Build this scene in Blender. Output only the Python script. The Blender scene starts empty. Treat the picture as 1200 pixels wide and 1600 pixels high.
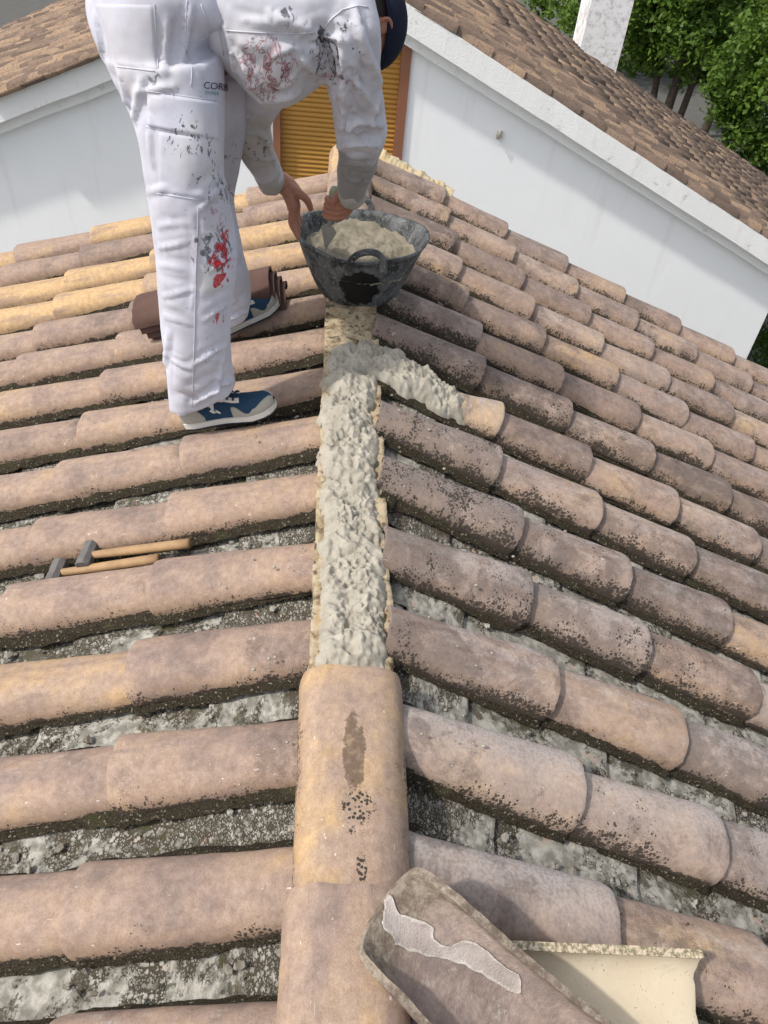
import bpy, bmesh, math, random
import numpy as np
from mathutils import Vector, Matrix, noise
from mathutils.bvhtree import BVHTree

SC = bpy.context.scene
COL = SC.collection
R = math.radians
random.seed(7)

# ------------------------------------------------------------------ camera
F_PX, PITCH, ROLL, YAW = 1210.0, .7423, .1155, .1098
CAM = Vector((-.1988, 0, 1.3701))
cp, sp = math.cos(PITCH), math.sin(PITCH)
FW = Vector((math.sin(YAW)*cp, math.cos(YAW)*cp, -sp))
_rt = Vector((math.cos(YAW), -math.sin(YAW), 0)); _up = _rt.cross(FW)
RT = math.cos(ROLL)*_rt + math.sin(ROLL)*_up
UP = -math.sin(ROLL)*_rt + math.cos(ROLL)*_up
cd = bpy.data.cameras.new('camera'); cam = bpy.data.objects.new('camera', cd); COL.objects.link(cam)
cam.matrix_world = Matrix.Translation(CAM) @ Matrix((RT, UP, -FW)).transposed().to_4x4()
cd.sensor_fit = 'VERTICAL'; cd.sensor_height = 24; cd.sensor_width = 18
cd.lens = 24*F_PX/1600; cd.clip_start = .02; cd.clip_end = 600
SC.camera = cam
# ------------------------------------------------------------------ sky, sun, exposure
SUN = Vector((-.57, -.23, .79)).normalized()
w = bpy.data.worlds.new('World'); SC.world = w; w.use_nodes = True
nt = w.node_tree; bg = nt.nodes['Background']
sky = nt.nodes.new('ShaderNodeTexSky'); sky.sky_type = 'NISHITA'; sky.sun_disc = False
sky.sun_elevation = math.asin(SUN.z); sky.sun_rotation = math.atan2(SUN.x, SUN.y)
sky.air_density = 1.0; sky.dust_density = 2.5; sky.ozone_density = 1.0
hs = nt.nodes.new('ShaderNodeHueSaturation'); hs.inputs['Saturation'].default_value = .40
nt.links.new(sky.outputs[0], hs.inputs['Color']); nt.links.new(hs.outputs[0], bg.inputs[0]); bg.inputs[1].default_value = .15
sd = bpy.data.lights.new('sun', 'SUN'); sd.energy = 2.1; sd.angle = R(2.5); sd.color = (1, .95, .88)
so = bpy.data.objects.new('sun', sd); COL.objects.link(so); so.rotation_euler = SUN.to_track_quat('Z', 'Y').to_euler()
SC.view_settings.view_transform = 'Standard'; SC.view_settings.look = 'None'
SC.view_settings.gamma = 1; SC.view_settings.use_curve_mapping = False
SC.view_settings.exposure = 0.55

# ------------------------------------------------------------------ survey helpers
def ray(x, y): return FW + (x-600)/F_PX*RT - (y-800)/F_PX*UP
def at(x, y, Y):
    d = ray(x, y); return CAM + d*((Y-CAM.y)/d.y)
def atz(x, y, Z):
    d = ray(x, y); return CAM + d*((Z-CAM.z)/d.z)
def atp(x, y, p0, n):
    d = ray(x, y); return CAM + d*((Vector(p0)-CAM).dot(n)/d.dot(n))

# ------------------------------------------------------------------ object helpers
def tag(o, label=None, cat=None, group=None, kind=None):
    if label: o['label'] = label
    if cat: o['category'] = cat
    if group: o['group'] = group
    if kind: o['kind'] = kind
    return o
def empty(name, loc=(0, 0, 0)):
    o = bpy.data.objects.new(name, None); COL.objects.link(o); o.location = loc; o.empty_display_size = .1; return o
def link(name, me, parent=None, mat=None, smooth=True):
    o = bpy.data.objects.new(name, me); COL.objects.link(o)
    if mat is not None and len(me.materials) == 0: me.materials.append(mat)
    if smooth: me.polygons.foreach_set('use_smooth', [True]*len(me.polygons))
    if parent is not None:
        o.parent = parent
        o.matrix_parent_inverse = Matrix.Translation(parent.matrix_basis.translation).inverted() if parent.type == 'EMPTY' else Matrix.Identity(4)
    return o
def mesh(name, vs, fs, mat=None):
    me = bpy.data.meshes.new(name); me.from_pydata([tuple(v) for v in vs], [], fs); me.update()
    if mat: me.materials.append(mat)
    return me
class MB:
    def __init__(s): s.v = []; s.f = []
    def add(s, vs, fs):
        o = len(s.v); s.v += [Vector(v) for v in vs]; s.f += [tuple(i+o for i in f) for f in fs]; return s
    def box(s, c, sx, sy, sz, M=None, bev=0):
        M = M or Matrix.Identity(3); vs = []
        for z in (-1, 1):
            for x, y in ((-1, -1), (1, -1), (1, 1), (-1, 1)):
                vs.append(Vector(c)+M @ Vector((x*sx/2, y*sy/2, z*sz/2)))
        return s.add(vs, [(3, 2, 1, 0), (4, 5, 6, 7), (0, 1, 5, 4), (1, 2, 6, 5), (2, 3, 7, 6), (3, 0, 4, 7)])
    def prism(s, pts, d):
        n = len(pts); a = [Vector(p) for p in pts]; b = [p+Vector(d) for p in a]
        return s.add(a+b, [tuple(range(n))[::-1], tuple(range(n, 2*n))]+[(i, (i+1) % n, n+(i+1) % n, n+i) for i in range(n)])
    def tube(s, pts, rad, n=10, flat=1.0, ref=None, sub=0):
        pts = [Vector(p) for p in pts]
        if not hasattr(rad, '__len__'): rad = [rad]*len(pts)
        if sub: pts, rad = spline(pts, rad, sub)
        m = len(pts); vs = []; fs = []; ref = Vector(ref) if ref is not None else None; prev = None
        for i, p in enumerate(pts):
            t = (pts[min(i+1, m-1)]-pts[max(i-1, 0)]).normalized()
            a = ref if ref is not None else (prev if prev is not None else (Vector((0, 0, 1)) if abs(t.z) < .9 else Vector((1, 0, 0))))
            b = t.cross(a).normalized(); a = b.cross(t).normalized(); prev = a
            for k in range(n):
                q = 2*math.pi*k/n; vs.append(p+rad[i]*(math.cos(q)*a+math.sin(q)*b*flat))
        for i in range(m-1):
            for k in range(n):
                fs.append((i*n+k, i*n+(k+1) % n, (i+1)*n+(k+1) % n, (i+1)*n+k))
        fs.append(tuple(range(n))[::-1]); fs.append(tuple(range((m-1)*n, m*n)))
        return s.add(vs, fs)
    def loft(s, secs, n=28, sub=3, pw=2.0):
        # secs: (centre, half-axis a, half-axis b)
        C = [Vector(q[0]) for q in secs]; A = [Vector(q[1]) for q in secs]; B = [Vector(q[2]) for q in secs]
        C, _ = spline(C, [0]*len(C), sub); A, _ = spline(A, [0]*len(A), sub); B, _ = spline(B, [0]*len(B), sub)
        vs = []; fs = []; m = len(C)
        for c, a, b in zip(C, A, B):
            for k in range(n):
                q = 2*math.pi*k/n; x, y = math.cos(q), math.sin(q)
                x = math.copysign(abs(x)**(2/pw), x); y = math.copysign(abs(y)**(2/pw), y)
                vs.append(c+a*x+b*y)
        for i in range(m-1):
            for k in range(n): fs.append((i*n+k, i*n+(k+1) % n, (i+1)*n+(k+1) % n, (i+1)*n+k))
        fs.append(tuple(range(n))[::-1]); fs.append(tuple(range((m-1)*n, m*n)))
        return s.add(vs, fs)
    def ball(s, c, r, n=12, M=None):
        if not hasattr(r, '__len__'): r = (r, r, r)
        M = M or Matrix.Identity(3); vs = []; fs = []
        for i in range(1, n):
            for k in range(2*n):
                a = math.pi*i/n; q = math.pi*k/n
                vs.append(Vector(c)+M @ Vector((r[0]*math.sin(a)*math.cos(q), r[1]*math.sin(a)*math.sin(q), r[2]*math.cos(a))))
        for i in range(n-2):
            for k in range(2*n): fs.append((i*2*n+k, (i+1)*2*n+k, (i+1)*2*n+(k+1) % (2*n), i*2*n+(k+1) % (2*n)))
        o = len(vs); vs += [Vector(c)+M @ Vector((0, 0, r[2])), Vector(c)-M @ Vector((0, 0, r[2]))]
        for k in range(2*n):
            fs.append((k, (k+1) % (2*n), o)); fs.append(((n-2)*2*n+(k+1) % (2*n), (n-2)*2*n+k, o+1))
        return s.add(vs, fs)
    def build(s, name, mat, parent=None, smooth=True, sharp=None):
        me = mesh(name, s.v, s.f)
        o = link(name, me, parent, mat, smooth)
        if sharp: me.set_sharp_from_angle(angle=R(sharp))
        return o
def spline(P, Rr, sub):
    if sub <= 1: return P, Rr
    out = []; ro = []; n = len(P)
    for i in range(n-1):
        p0, p1, p2, p3 = P[max(i-1, 0)], P[i], P[i+1], P[min(i+2, n-1)]
        for k in range(sub):
            t = k/sub
            out.append(.5*((2*p1)+(p2-p0)*t+(2*p0-5*p1+4*p2-p3)*t*t+(3*p1-p0-3*p2+p3)*t**3)); ro.append(Rr[i]*(1-t)+Rr[i+1]*t)
    out.append(P[-1]); ro.append(Rr[-1]); return out, ro
def remesh(mb, voxel, smooth=3, fac=.5):
    me = mesh('tmp', mb.v, mb.f)
    o = bpy.data.objects.new('tmp', me); COL.objects.link(o)
    m = o.modifiers.new('r', 'REMESH'); m.mode = 'VOXEL'; m.voxel_size = voxel
    if smooth:
        m = o.modifiers.new('s', 'SMOOTH'); m.iterations = smooth; m.factor = fac
    dg = bpy.context.evaluated_depsgraph_get()
    out = bpy.data.meshes.new_from_object(o.evaluated_get(dg))
    bpy.data.objects.remove(o); bpy.data.meshes.remove(me)
    return out
def arr(me):
    a = np.empty(len(me.vertices)*3, 'f'); me.vertices.foreach_get('co', a); return a.reshape(-1, 3)
def narr(me):
    a = np.empty(len(me.vertices)*3, 'f'); me.vertex_normals.foreach_get('vector', a); return a.reshape(-1, 3)
def setarr(me, a):
    me.vertices.foreach_set('co', a.astype('f').ravel()); me.update()
def folds(me, segs):
    """segs: (a, b, width, height): a crease or ridge along the segment a-b, pushed along the normals"""
    co = arr(me).astype(float); nn = narr(me); d = np.zeros(len(co))
    for a, b, wd, h in segs:
        a = np.array(a); b = np.array(b); ab = b-a; L = ab@ab
        t = np.clip((co-a)@ab/L, 0, 1); dist = np.linalg.norm(co-(a+t[:, None]*ab), axis=1)
        env = 1-np.abs(2*t-1)**3*.9
        d += 1.45*h*env*np.exp(-(dist/wd)**2)
    setarr(me, co+nn*d[:, None])
def surf_folds(me, lst):
    """creases given along sight lines: dropped on the cloth, then pushed in or out"""
    bv = BVHTree.FromPolygons([v.co for v in me.vertices], [tuple(p.vertices) for p in me.polygons]); co = arr(me).astype(float); nn = narr(me); d = np.zeros(len(co))
    for x0, y0, x1, y1, wd, h in lst:
        P_ = []; bow = (h*9000) % 7-3.5
        for i in range(7):
            t = i/6; x, y = x0+(x1-x0)*t-bow*(y1-y0)/60*math.sin(math.pi*t), y0+(y1-y0)*t+bow*math.sin(math.pi*t)
            q = bv.ray_cast(CAM, ray(x, y).normalized())[0]
            if q is not None: P_.append((np.array(q), t))
        best = np.zeros(len(co))
        for (a, ta), (b, tb) in zip(P_, P_[1:]):
            ab = b-a; L = ab@ab
            if L > .01 or L < 1e-9: continue
            t = np.clip((co-a)@ab/L, 0, 1); dist = np.linalg.norm(co-(a+t[:, None]*ab), axis=1); tt = ta+(tb-ta)*t
            env = np.sin(np.pi*np.clip(tt*.86+.07, 0, 1))**.6
            val = env*(np.exp(-(dist/wd)**2)-.45*np.exp(-((dist-wd*2.0)/(wd*.9))**2)*(h > 0)+.35*np.exp(-((dist-wd*1.8)/(wd*.8))**2)*(h < 0))
            best = np.where(np.abs(val) > np.abs(best), val, best)
        d += h*best*.85
    setarr(me, co+nn*d[:, None])
def nz(p, s=1.0): return noise.noise(Vector(p)*s)
def fbm(p, s, o=4): return noise.fractal(Vector(p)*s, .6, 2.1, o)

# ------------------------------------------------------------------ materials
class NT:
    def __init__(s, name):
        s.m = bpy.data.materials.new(name); s.m.use_nodes = True; s.t = s.m.node_tree; s.b = s.t.nodes['Principled BSDF']
    def n(s, ty, **k):
        o = s.t.nodes.new(ty)
        for a, v in k.items(): setattr(o, a, v)
        return o
    def put(s, sock, v):
        if isinstance(v, bpy.types.NodeSocket): s.t.links.new(v, sock)
        elif isinstance(v, (tuple, list)) and len(v) == 3 and sock.type == 'RGBA': sock.default_value = (*v, 1)
        else: sock.default_value = v
    def math(s, op, a, b=0.0, c=None, clamp=False):
        o = s.n('ShaderNodeMath', operation=op, use_clamp=clamp); s.put(o.inputs[0], a); s.put(o.inputs[1], b)
        if c is not None: s.put(o.inputs[2], c)
        return o.outputs[0]
    def mul(s, a, b): return s.math('MULTIPLY', a, b)
    def add(s, a, b): return s.math('ADD', a, b)
    def sub(s, a, b): return s.math('SUBTRACT', a, b)
    def step(s, v, lo, hi, a=0.0, b=1.0):
        o = s.n('ShaderNodeMapRange', interpolation_type='SMOOTHSTEP'); s.put(o.inputs[0], v)
        for i, q in enumerate((lo, hi, a, b)): s.put(o.inputs[i+1], q)
        return o.outputs[0]
    def mix(s, f, a, b, mode='MIX'):
        o = s.n('ShaderNodeMix', data_type='RGBA', blend_type=mode); s.put(o.inputs[0], f); s.put(o.inputs[6], a); s.put(o.inputs[7], b); return o.outputs[2]
    def vm(s, op, a, b): 
        o = s.n('ShaderNodeVectorMath', operation=op); s.put(o.inputs[0], a); s.put(o.inputs[1], b)
        return o.outputs[1] if op in ('DISTANCE', 'LENGTH') else o.outputs[0]
    def co(s, kind='Object'): return s.n('ShaderNodeTexCoord').outputs[kind]
    def rnd(s): return s.n('ShaderNodeObjectInfo').outputs['Random']
    def prop(s, name):
        o = s.n('ShaderNodeAttribute', attribute_type='OBJECT', attribute_name=name); return o.outputs['Fac']
    def xyz(s, v):
        o = s.n('ShaderNodeSeparateXYZ'); s.put(o.inputs[0], v); return o.outputs
    def comb(s, x, y, z):
        o = s.n('ShaderNodeCombineXYZ'); s.put(o.inputs[0], x); s.put(o.inputs[1], y); s.put(o.inputs[2], z); return o.outputs[0]
    def noise(s, v, sc, det=3, rough=.55, dist=0.0):
        o = s.n('ShaderNodeTexNoise'); s.put(o.inputs['Vector'], v); s.put(o.inputs['Scale'], sc); s.put(o.inputs['Detail'], float(det)); s.put(o.inputs['Roughness'], rough); s.put(o.inputs['Distortion'], dist); return o.outputs[0]
    def voro(s, v, sc, feat='F1', out='Distance'):
        o = s.n('ShaderNodeTexVoronoi', feature=feat); s.put(o.inputs['Vector'], v); s.put(o.inputs['Scale'], sc); return o.outputs[out]
    def ramp(s, v, stops):
        o = s.n('ShaderNodeValToRGB'); s.put(o.inputs[0], v); e = o.color_ramp.elements
        while len(e) < len(stops): e.new(.5)
        for i, (p, c) in enumerate(stops): e[i].position = p; e[i].color = (*c, 1)
        return o.outputs[0]
    def bump(s, h, strength=.3, dist=.003, normal=None):
        o = s.n('ShaderNodeBump'); s.put(o.inputs['Height'], h); s.put(o.inputs['Strength'], strength); s.put(o.inputs['Distance'], dist)
        if normal is not None: s.put(o.inputs['Normal'], normal)
        return o.outputs[0]
    def out(s, col, rough=.8, normal=None, spec=.3, metal=0.0, **k):
        s.put(s.b.inputs['Base Color'], col); s.put(s.b.inputs['Roughness'], rough); s.put(s.b.inputs['Specular IOR Level'], spec); s.put(s.b.inputs['Metallic'], metal)
        if normal is not None: s.put(s.b.inputs['Normal'], normal)
        for a, v in k.items(): s.put(s.b.inputs[a.replace('_', ' ')], v)
        return s.m

PATX, PATY = .195, -.002
def mat_tile(patch=False):
    m = NT('terracotta'); r = m.rnd(); tone = m.prop('tone'); dirt = m.prop('dirt'); lime = m.prop('lime'); side = m.prop('side')
    off = m.comb(m.mul(r, 31.0), m.mul(r, 57.0), m.mul(r, 13.0))
    P = m.vm('ADD', m.co(), off)
    uv = m.xyz(m.co('UV')); u, v = uv[0], uv[1]
    s = m.mul(m.mul(m.sub(v, .5), 2.0), side)           # +1: edge that faces the camera side of the roof
    n1 = m.noise(P, 7, 3); n2 = m.noise(P, 60, 4, .65); n3 = m.noise(m.vm('MULTIPLY', P, (4, 22, 22)), 1, 3)
    nf = m.noise(P, 300, 3, .7)
    n5 = m.noise(P, 19, 4, .6); t = m.add(tone, m.add(m.mul(m.sub(n1, .5), 1.15), m.mul(m.sub(n5, .5), .6)))
    base = m.ramp(t, [(0, (.19, .145, .12)), (.20, (.275, .205, .17)), (.42, (.385, .28, .22)), (.62, (.45, .325, .235)), (.85, (.54, .37, .205)), (1, (.62, .42, .22))])
    base = m.mix(m.mul(m.step(m.add(s, m.mul(m.sub(n3, .5), 1.6)), .35, 1.0), .55), base, (.46, .31, .20))
    base = m.mix(m.mul(m.step(n3, .48, .70), .5), base, (.25, .19, .175))
    base = m.mix(m.step(nf, .30, .70, 0.0, .45), base, m.mix(1.0, base, (.55, .53, .52), 'MULTIPLY'))
    base = m.mix(m.step(n2, .28, .72, .0, .75), base, m.mix(1.0, base, (.70, .68, .67), 'MULTIPLY'))
    # weathered grey / white bloom
    wn = m.add(m.mul(m.noise(m.vm('MULTIPLY', P, (5, 12, 12)), 2, 5, .75, .15), .75), m.mul(m.noise(P, 130, 3, .7), .25))
    far = m.step(s, -.9, .5, 1.0, .25)
    lm = m.mul(m.mul(m.step(m.add(wn, m.mul(m.sub(lime, .5), .35)), .47, .68), far), .75)
    base = m.mix(m.mul(lm, m.step(m.noise(P, 150, 3, .7), .36, .58, .35, 1.0)), base, (.60, .56, .53))
    scr = m.step(m.noise(m.vm('MULTIPLY', P, (30, 260, 260)), 1, 2), .70, .74); base = m.mix(m.mul(m.mul(scr, .45), m.step(n5, .45, .6)), base, (.62, .55, .5))
    flecks = m.step(m.noise(m.vm('MULTIPLY', P, (45, 90, 90)), 1, 2), .73, .77)
    base = m.mix(m.mul(flecks, .6), base, (.72, .66, .6))
    # sooty patches
    sn = m.noise(P, 11, 5, .7, .4); up = m.step(u, .45, 1.0)
    soot = m.step(m.add(m.add(m.mul(sn, .8), m.mul(nf, .2)), m.add(m.mul(m.sub(dirt, .5), .30), m.mul(up, m.mul(dirt, .24)))), .545, .67)
    base = m.mix(m.mul(soot, .50), base, (.10, .075, .06))
    # black lichen specks, thick on the edge
    ab = m.math('ABSOLUTE', s); edge = m.step(ab, .45, 1.0); fine_ = m.noise(P, 210, 3, .7)
    clus = m.add(m.add(m.mul(m.noise(P, 7.5, 3, .6), .62), m.mul(m.noise(P, 33, 3, .6), .30)), m.add(m.mul(edge, .20), m.mul(m.sub(dirt, .5), .24)))
    rad = m.step(clus, .475, .80, .0, .66)
    sp1 = m.step(m.sub(m.add(m.voro(P, 105), m.mul(m.sub(fine_, .5), .5)), rad), -.06, .04, 1.0, 0.0)
    sp2 = m.step(m.sub(m.add(m.voro(P, 240), m.mul(m.sub(fine_, .5), .3)), m.mul(rad, .9)), -.06, .04, 1.0, 0.0)
    sp_ = m.mul(m.math('MAXIMUM', sp1, m.mul(sp2, .8)), m.step(rad, .02, .10))
    edg2 = m.step(ab, .72, 1.0); big = m.noise(P, 16, 3, .6)
    crust = m.step(m.add(m.add(m.mul(m.noise(P, 110, 5, .8), .5), m.mul(big, .45)), m.add(m.mul(edg2, .36), m.mul(dirt, .08))), .80, .85)
    crust = m.mul(crust, m.step(m.add(dirt, edg2), .35, .8))
    blk = m.math('MAXIMUM', m.mul(sp_, .9), m.mul(crust, .93))
    base = m.mix(blk, base, m.mix(m.noise(P, 250, 2), (.012, .010, .008), (.065, .052, .040)))
    if patch:
        q = m.xyz(m.co())
        def blob(cx, cy, rx, ry, am, nn_):
            a_ = m.math('DIVIDE', m.sub(q[0], cx), rx); b_ = m.math('DIVIDE', m.sub(q[1], cy), ry)
            return m.add(m.math('SQRT', m.add(m.mul(a_, a_), m.mul(b_, b_))), m.mul(m.sub(nn_, .5), am))
        nn1 = m.noise(P, 38, 5, .7, .4)
        k1 = m.step(blob(-PATX, PATY, .085, .021, 1.9, nn1), .80, .98, 1.0, 0.0); k2 = m.step(m.add(blob(-PATX-.10, PATY-.004, .045, .030, 1.9, n5), m.mul(m.sub(m.noise(P, 55, 5, .75), .5), 3.2)), .75, .9, 1.0, 0.0); k3 = m.step(m.add(blob(-PATX-.20, PATY-.012, .035, .012, 1.2, n5), m.mul(m.sub(n2, .5), 1.6)), .75, .9, 1.0, 0.0)
        base = m.mix(m.mul(k1, m.step(n2, .3, .55, .45, .85)), base, m.mix(n2, (.05, .035, .024), (.17, .11, .07))); vs_ = m.step(m.add(m.voro(P, 150), m.mul(m.sub(nf, .5), .5)), .40, .52, 1.0, .12); base = m.mix(m.mul(m.mul(m.math('MAXIMUM', k2, k3), .93), vs_), base, (.022, .018, .015))
    h = m.add(m.mul(n2, .5), m.add(m.mul(nf, .25), m.mul(blk, .5)))
    return m.out(base, m.step(n2, .3, .7, .66, .9), m.bump(h, .55, .004), .28)
def mat_pan():
    m = NT('lichen_tile'); r = m.rnd(); off = m.comb(m.mul(r, 31.0), m.mul(r, 57.0), m.mul(r, 13.0)); P = m.vm('ADD', m.co(), off)
    W = m.vm('ADD', P, m.vm('MULTIPLY', m.comb(m.noise(P, 60), m.noise(m.vm('ADD', P, (5, 5, 5)), 60), 0.0), (.008, .008, 0)))
    v1 = m.voro(W, 75); big = m.noise(P, 9, 4, .65); fine = m.noise(P, 220, 4, .7)
    cell = m.step(m.add(v1, m.mul(m.sub(fine, .5), .35)), .30, .46, 1.0, 0.0)
    v2 = m.voro(W, 190); c2 = m.step(m.add(v2, m.mul(m.sub(fine, .5), .4)), .30, .5, 1.0, 0.0)
    light = m.prop('lichen'); zone = m.noise(P, 5.5, 5, .7, .4)
    k = m.math('MAXIMUM', m.mul(cell, m.step(big, .30, .46)), m.mul(c2, m.step(big, .25, .42)))
    k = m.math('MAXIMUM', k, m.step(m.add(big, m.add(m.mul(fine, .55), m.mul(light, .22))), .90, .98))
    flat = m.step(m.add(zone, m.add(m.mul(m.sub(fine, .5), .12), m.mul(m.sub(light, .5), .16))), .50, .55); moss = m.step(m.add(m.noise(P, 8, 5, .7, .3), m.mul(m.sub(fine, .5), .2)), .56, .62)
    k = m.math('MAXIMUM', k, m.mul(flat, m.step(m.add(fine, m.mul(v1, .35)), .33, .50))); k = m.mul(k, m.sub(1.0, m.mul(moss, .85)))
    greyc = m.mix(m.step(m.noise(P, 40), .35, .7), (.20, .19, .16), (.44, .42, .37))
    greyc = m.mix(m.step(m.noise(P, 20), .62, .75), greyc, (.40, .27, .2))
    dark = m.mix(fine, (.03, .025, .018), (.12, .10, .07)); dark = m.mix(m.mul(moss, m.step(m.noise(P, 30), .45, .6)), dark, m.mix(fine, (.02, .022, .008), (.10, .10, .04)))
    base = m.mix(k, dark, greyc)
    return m.out(base, .9, m.bump(m.add(k, m.mul(fine, .7)), .8, .004), .15)
def mat_bed():
    m = NT('mossy_mortar'); P = m.co(); f = m.noise(P, 260, 4, .75); b = m.noise(P, 14, 4)
    base = m.mix(m.step(f, .3, .7), (.014, .011, .007), (.075, .062, .042))
    base = m.mix(m.mul(m.step(b, .55, .72), .6), base, m.mix(f, (.02, .022, .01), (.11, .105, .05)))
    base = m.mix(m.mul(m.step(m.noise(P, 150, 3), .62, .68), .8), base, (.34, .31, .25))
    return m.out(base, .95, m.bump(f, .9, .006), .1)
def mat_mortar(name, c1, c2, speck=.25):
    m = NT(name); P = m.co(); f = m.noise(P, 240, 5, .7); b = m.noise(P, 22, 4)
    base = m.mix(m.step(b, .3, .7), c1, c2); base = m.mix(m.mul(m.step(f, .56, .7), speck), base, (.16, .13, .09))
    return m.out(base, .85, m.bump(m.add(f, m.mul(b, .5)), .7, .004), .25)
def mat_oldmortar():
    m = NT('old_yellow_mortar'); P = m.co(); f = m.noise(P, 200, 5, .7); b = m.noise(P, 20, 5, .65, .3); c = m.noise(P, 45, 4)
    base = m.ramp(b, [(.3, (.13, .09, .055)), (.42, (.33, .25, .15)), (.55, (.50, .42, .29)), (.68, (.42, .26, .12)), (.8, (.17, .085, .05))])
    base = m.mix(m.mul(m.step(c, .55, .66), .8), base, (.05, .04, .025)); base = m.mix(m.mul(m.step(f, .6, .7), .5), base, (.55, .5, .4))
    return m.out(base, .9, m.bump(m.add(f, b), .8, .005), .2)
def mat_plain(name, c, rough=.6, spec=.3, nscale=40, amt=.15, bump=.2, metal=0.0, bd=.002):
    m = NT(name); P = m.co(); f = m.noise(P, nscale, 4, .6)
    base = m.mix(f, tuple(x*(1-amt) for x in c), tuple(min(1, x*(1+amt)) for x in c))
    return m.out(base, rough, m.bump(f, bump, bd), spec, metal)
TILE = mat_tile(); PAN = mat_pan(); BED = mat_bed(); OLDM = mat_oldmortar()
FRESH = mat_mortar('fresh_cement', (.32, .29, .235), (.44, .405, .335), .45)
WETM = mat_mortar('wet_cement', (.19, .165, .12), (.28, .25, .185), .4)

# ------------------------------------------------------------------ the roof being repaired
THL, EL, SL = .2959, .41, .626
THR, ER, SR = .3754, .3615, .357
Y0, TILT, KR, D = .52, .0093, -.1315, .26
XL, XR, XC = -.205, -.035, -.12        # the two edges and the middle of the ridge strip
def tile_mesh(name, L, w0, h0, z0, w1, h1, z1, th, seed, concave=False, ns=14, nl=9, wob=.002, sq=.92, rc=.022):
    """curved clay tile: x=0 the lower lip, x=-L the upper end; u along, v across"""
    rs = random.Random(seed); ox, oy = rs.uniform(0, 99), rs.uniform(0, 99)
    V = []; UVs = []; Fc = []
    us = [0, .012, .03]+[.03+.97*i/nl for i in range(1, nl+1)]
    bowx = rs.uniform(-.004, .004); skew = rs.uniform(-.01, .01)
    def P(u, v, k):
        w = w0+(w1-w0)*u; h = h0+(h1-h0)*u; z = z0+(z1-z0)*u
        a = math.pi*(1-v); rw = w/2-k*th; rh = h-k*th
        if u < .02: rw -= (.02-u)*.10*(1-2*k); rh -= (.02-u)*.14*(1-2*k)
        # slightly squared arch, like a hand-shaped tile
        ca, sa = math.cos(a), math.sin(a)
        y = rw*math.copysign(abs(ca)**sq, ca); zz = rh*abs(sa)**.80
        ed = max(0, (abs(2*v-1)-.62)/.38)**2.2; x = -u*L*(1-rc*2*ed)-(1-u)*L*rc*ed*.5+skew*y*3
        n = noise.noise(Vector((x*9+ox, y*14+oy, 3.3)))*wob+noise.noise(Vector((x*40+ox, y*40+oy, 7)))*wob*.35
        lip = (noise.noise(Vector((v*7+ox, oy, 1)))*.006+noise.noise(Vector((v*26+ox, oy, 4)))*.0035-.010*max(0, noise.noise(Vector((v*9+ox, oy, 9)))-.32)) if u < .02 else 0
        y += n*ca+bowx*math.sin(u*3.1); zz += n*sa
        if concave: zz = -zz
        return (x+lip, y, z+zz)
    nu = len(us); nv = ns+1
    for k in (0, 1):
        for u in us:
            for j in range(nv): V.append(P(u, j/ns, k)); UVs.append((u, j/ns))
    o = nu*nv
    for i in range(nu-1):
        for j in range(ns):
            a, b, c, d = i*nv+j, i*nv+j+1, (i+1)*nv+j+1, (i+1)*nv+j
            Fc.append((a, b, c, d)); Fc.append((o+d, o+c, o+b, o+a))
        Fc.append((i*nv, (i+1)*nv, o+(i+1)*nv, o+i*nv)); j = ns
        Fc.append(((i+1)*nv+j, i*nv+j, o+i*nv+j, o+(i+1)*nv+j))
    for j in range(ns):
        Fc.append((j+1, j, o+j, o+j+1)); e = (nu-1)*nv; Fc.append((e+j, e+j+1, o+e+j+1, o+e+j))
    if concave: Fc = [f[::-1] for f in Fc]
    me = mesh(name, V, Fc); uvl = me.uv_layers.new(name='UVMap'); idx = np.empty(len(me.loops), 'i'); me.loops.foreach_get('vertex_index', idx)
    uvl.data.foreach_set('uv', np.array(UVs, 'f')[idx].ravel())
    me.polygons.foreach_set('use_smooth', [True]*len(me.polygons)); me.set_sharp_from_angle(angle=R(50))
    return me
COV = [tile_mesh('cover', .475, .176, .078, -.005, .138, .055, -.018, .0130, s) for s in range(6)]
COVN = [tile_mesh('cover_near', .475, .176, .078, -.005, .138, .055, -.018, .0130, s, ns=22, nl=16) for s in range(5)]
COVL = [tile_mesh('cover_left', .475, .172, .073, -.006, .142, .055, -.015, .0125, 20+s, ns=18, nl=12) for s in range(6)]
PANM = [tile_mesh('pan', .46, .175, .038, .006, .215, .046, -.006, .012, 50+s, concave=True) for s in range(5)]
for me in COV+COVN+COVL: me.materials.append(TILE)
for me in PANM: me.materials.append(PAN)

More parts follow.
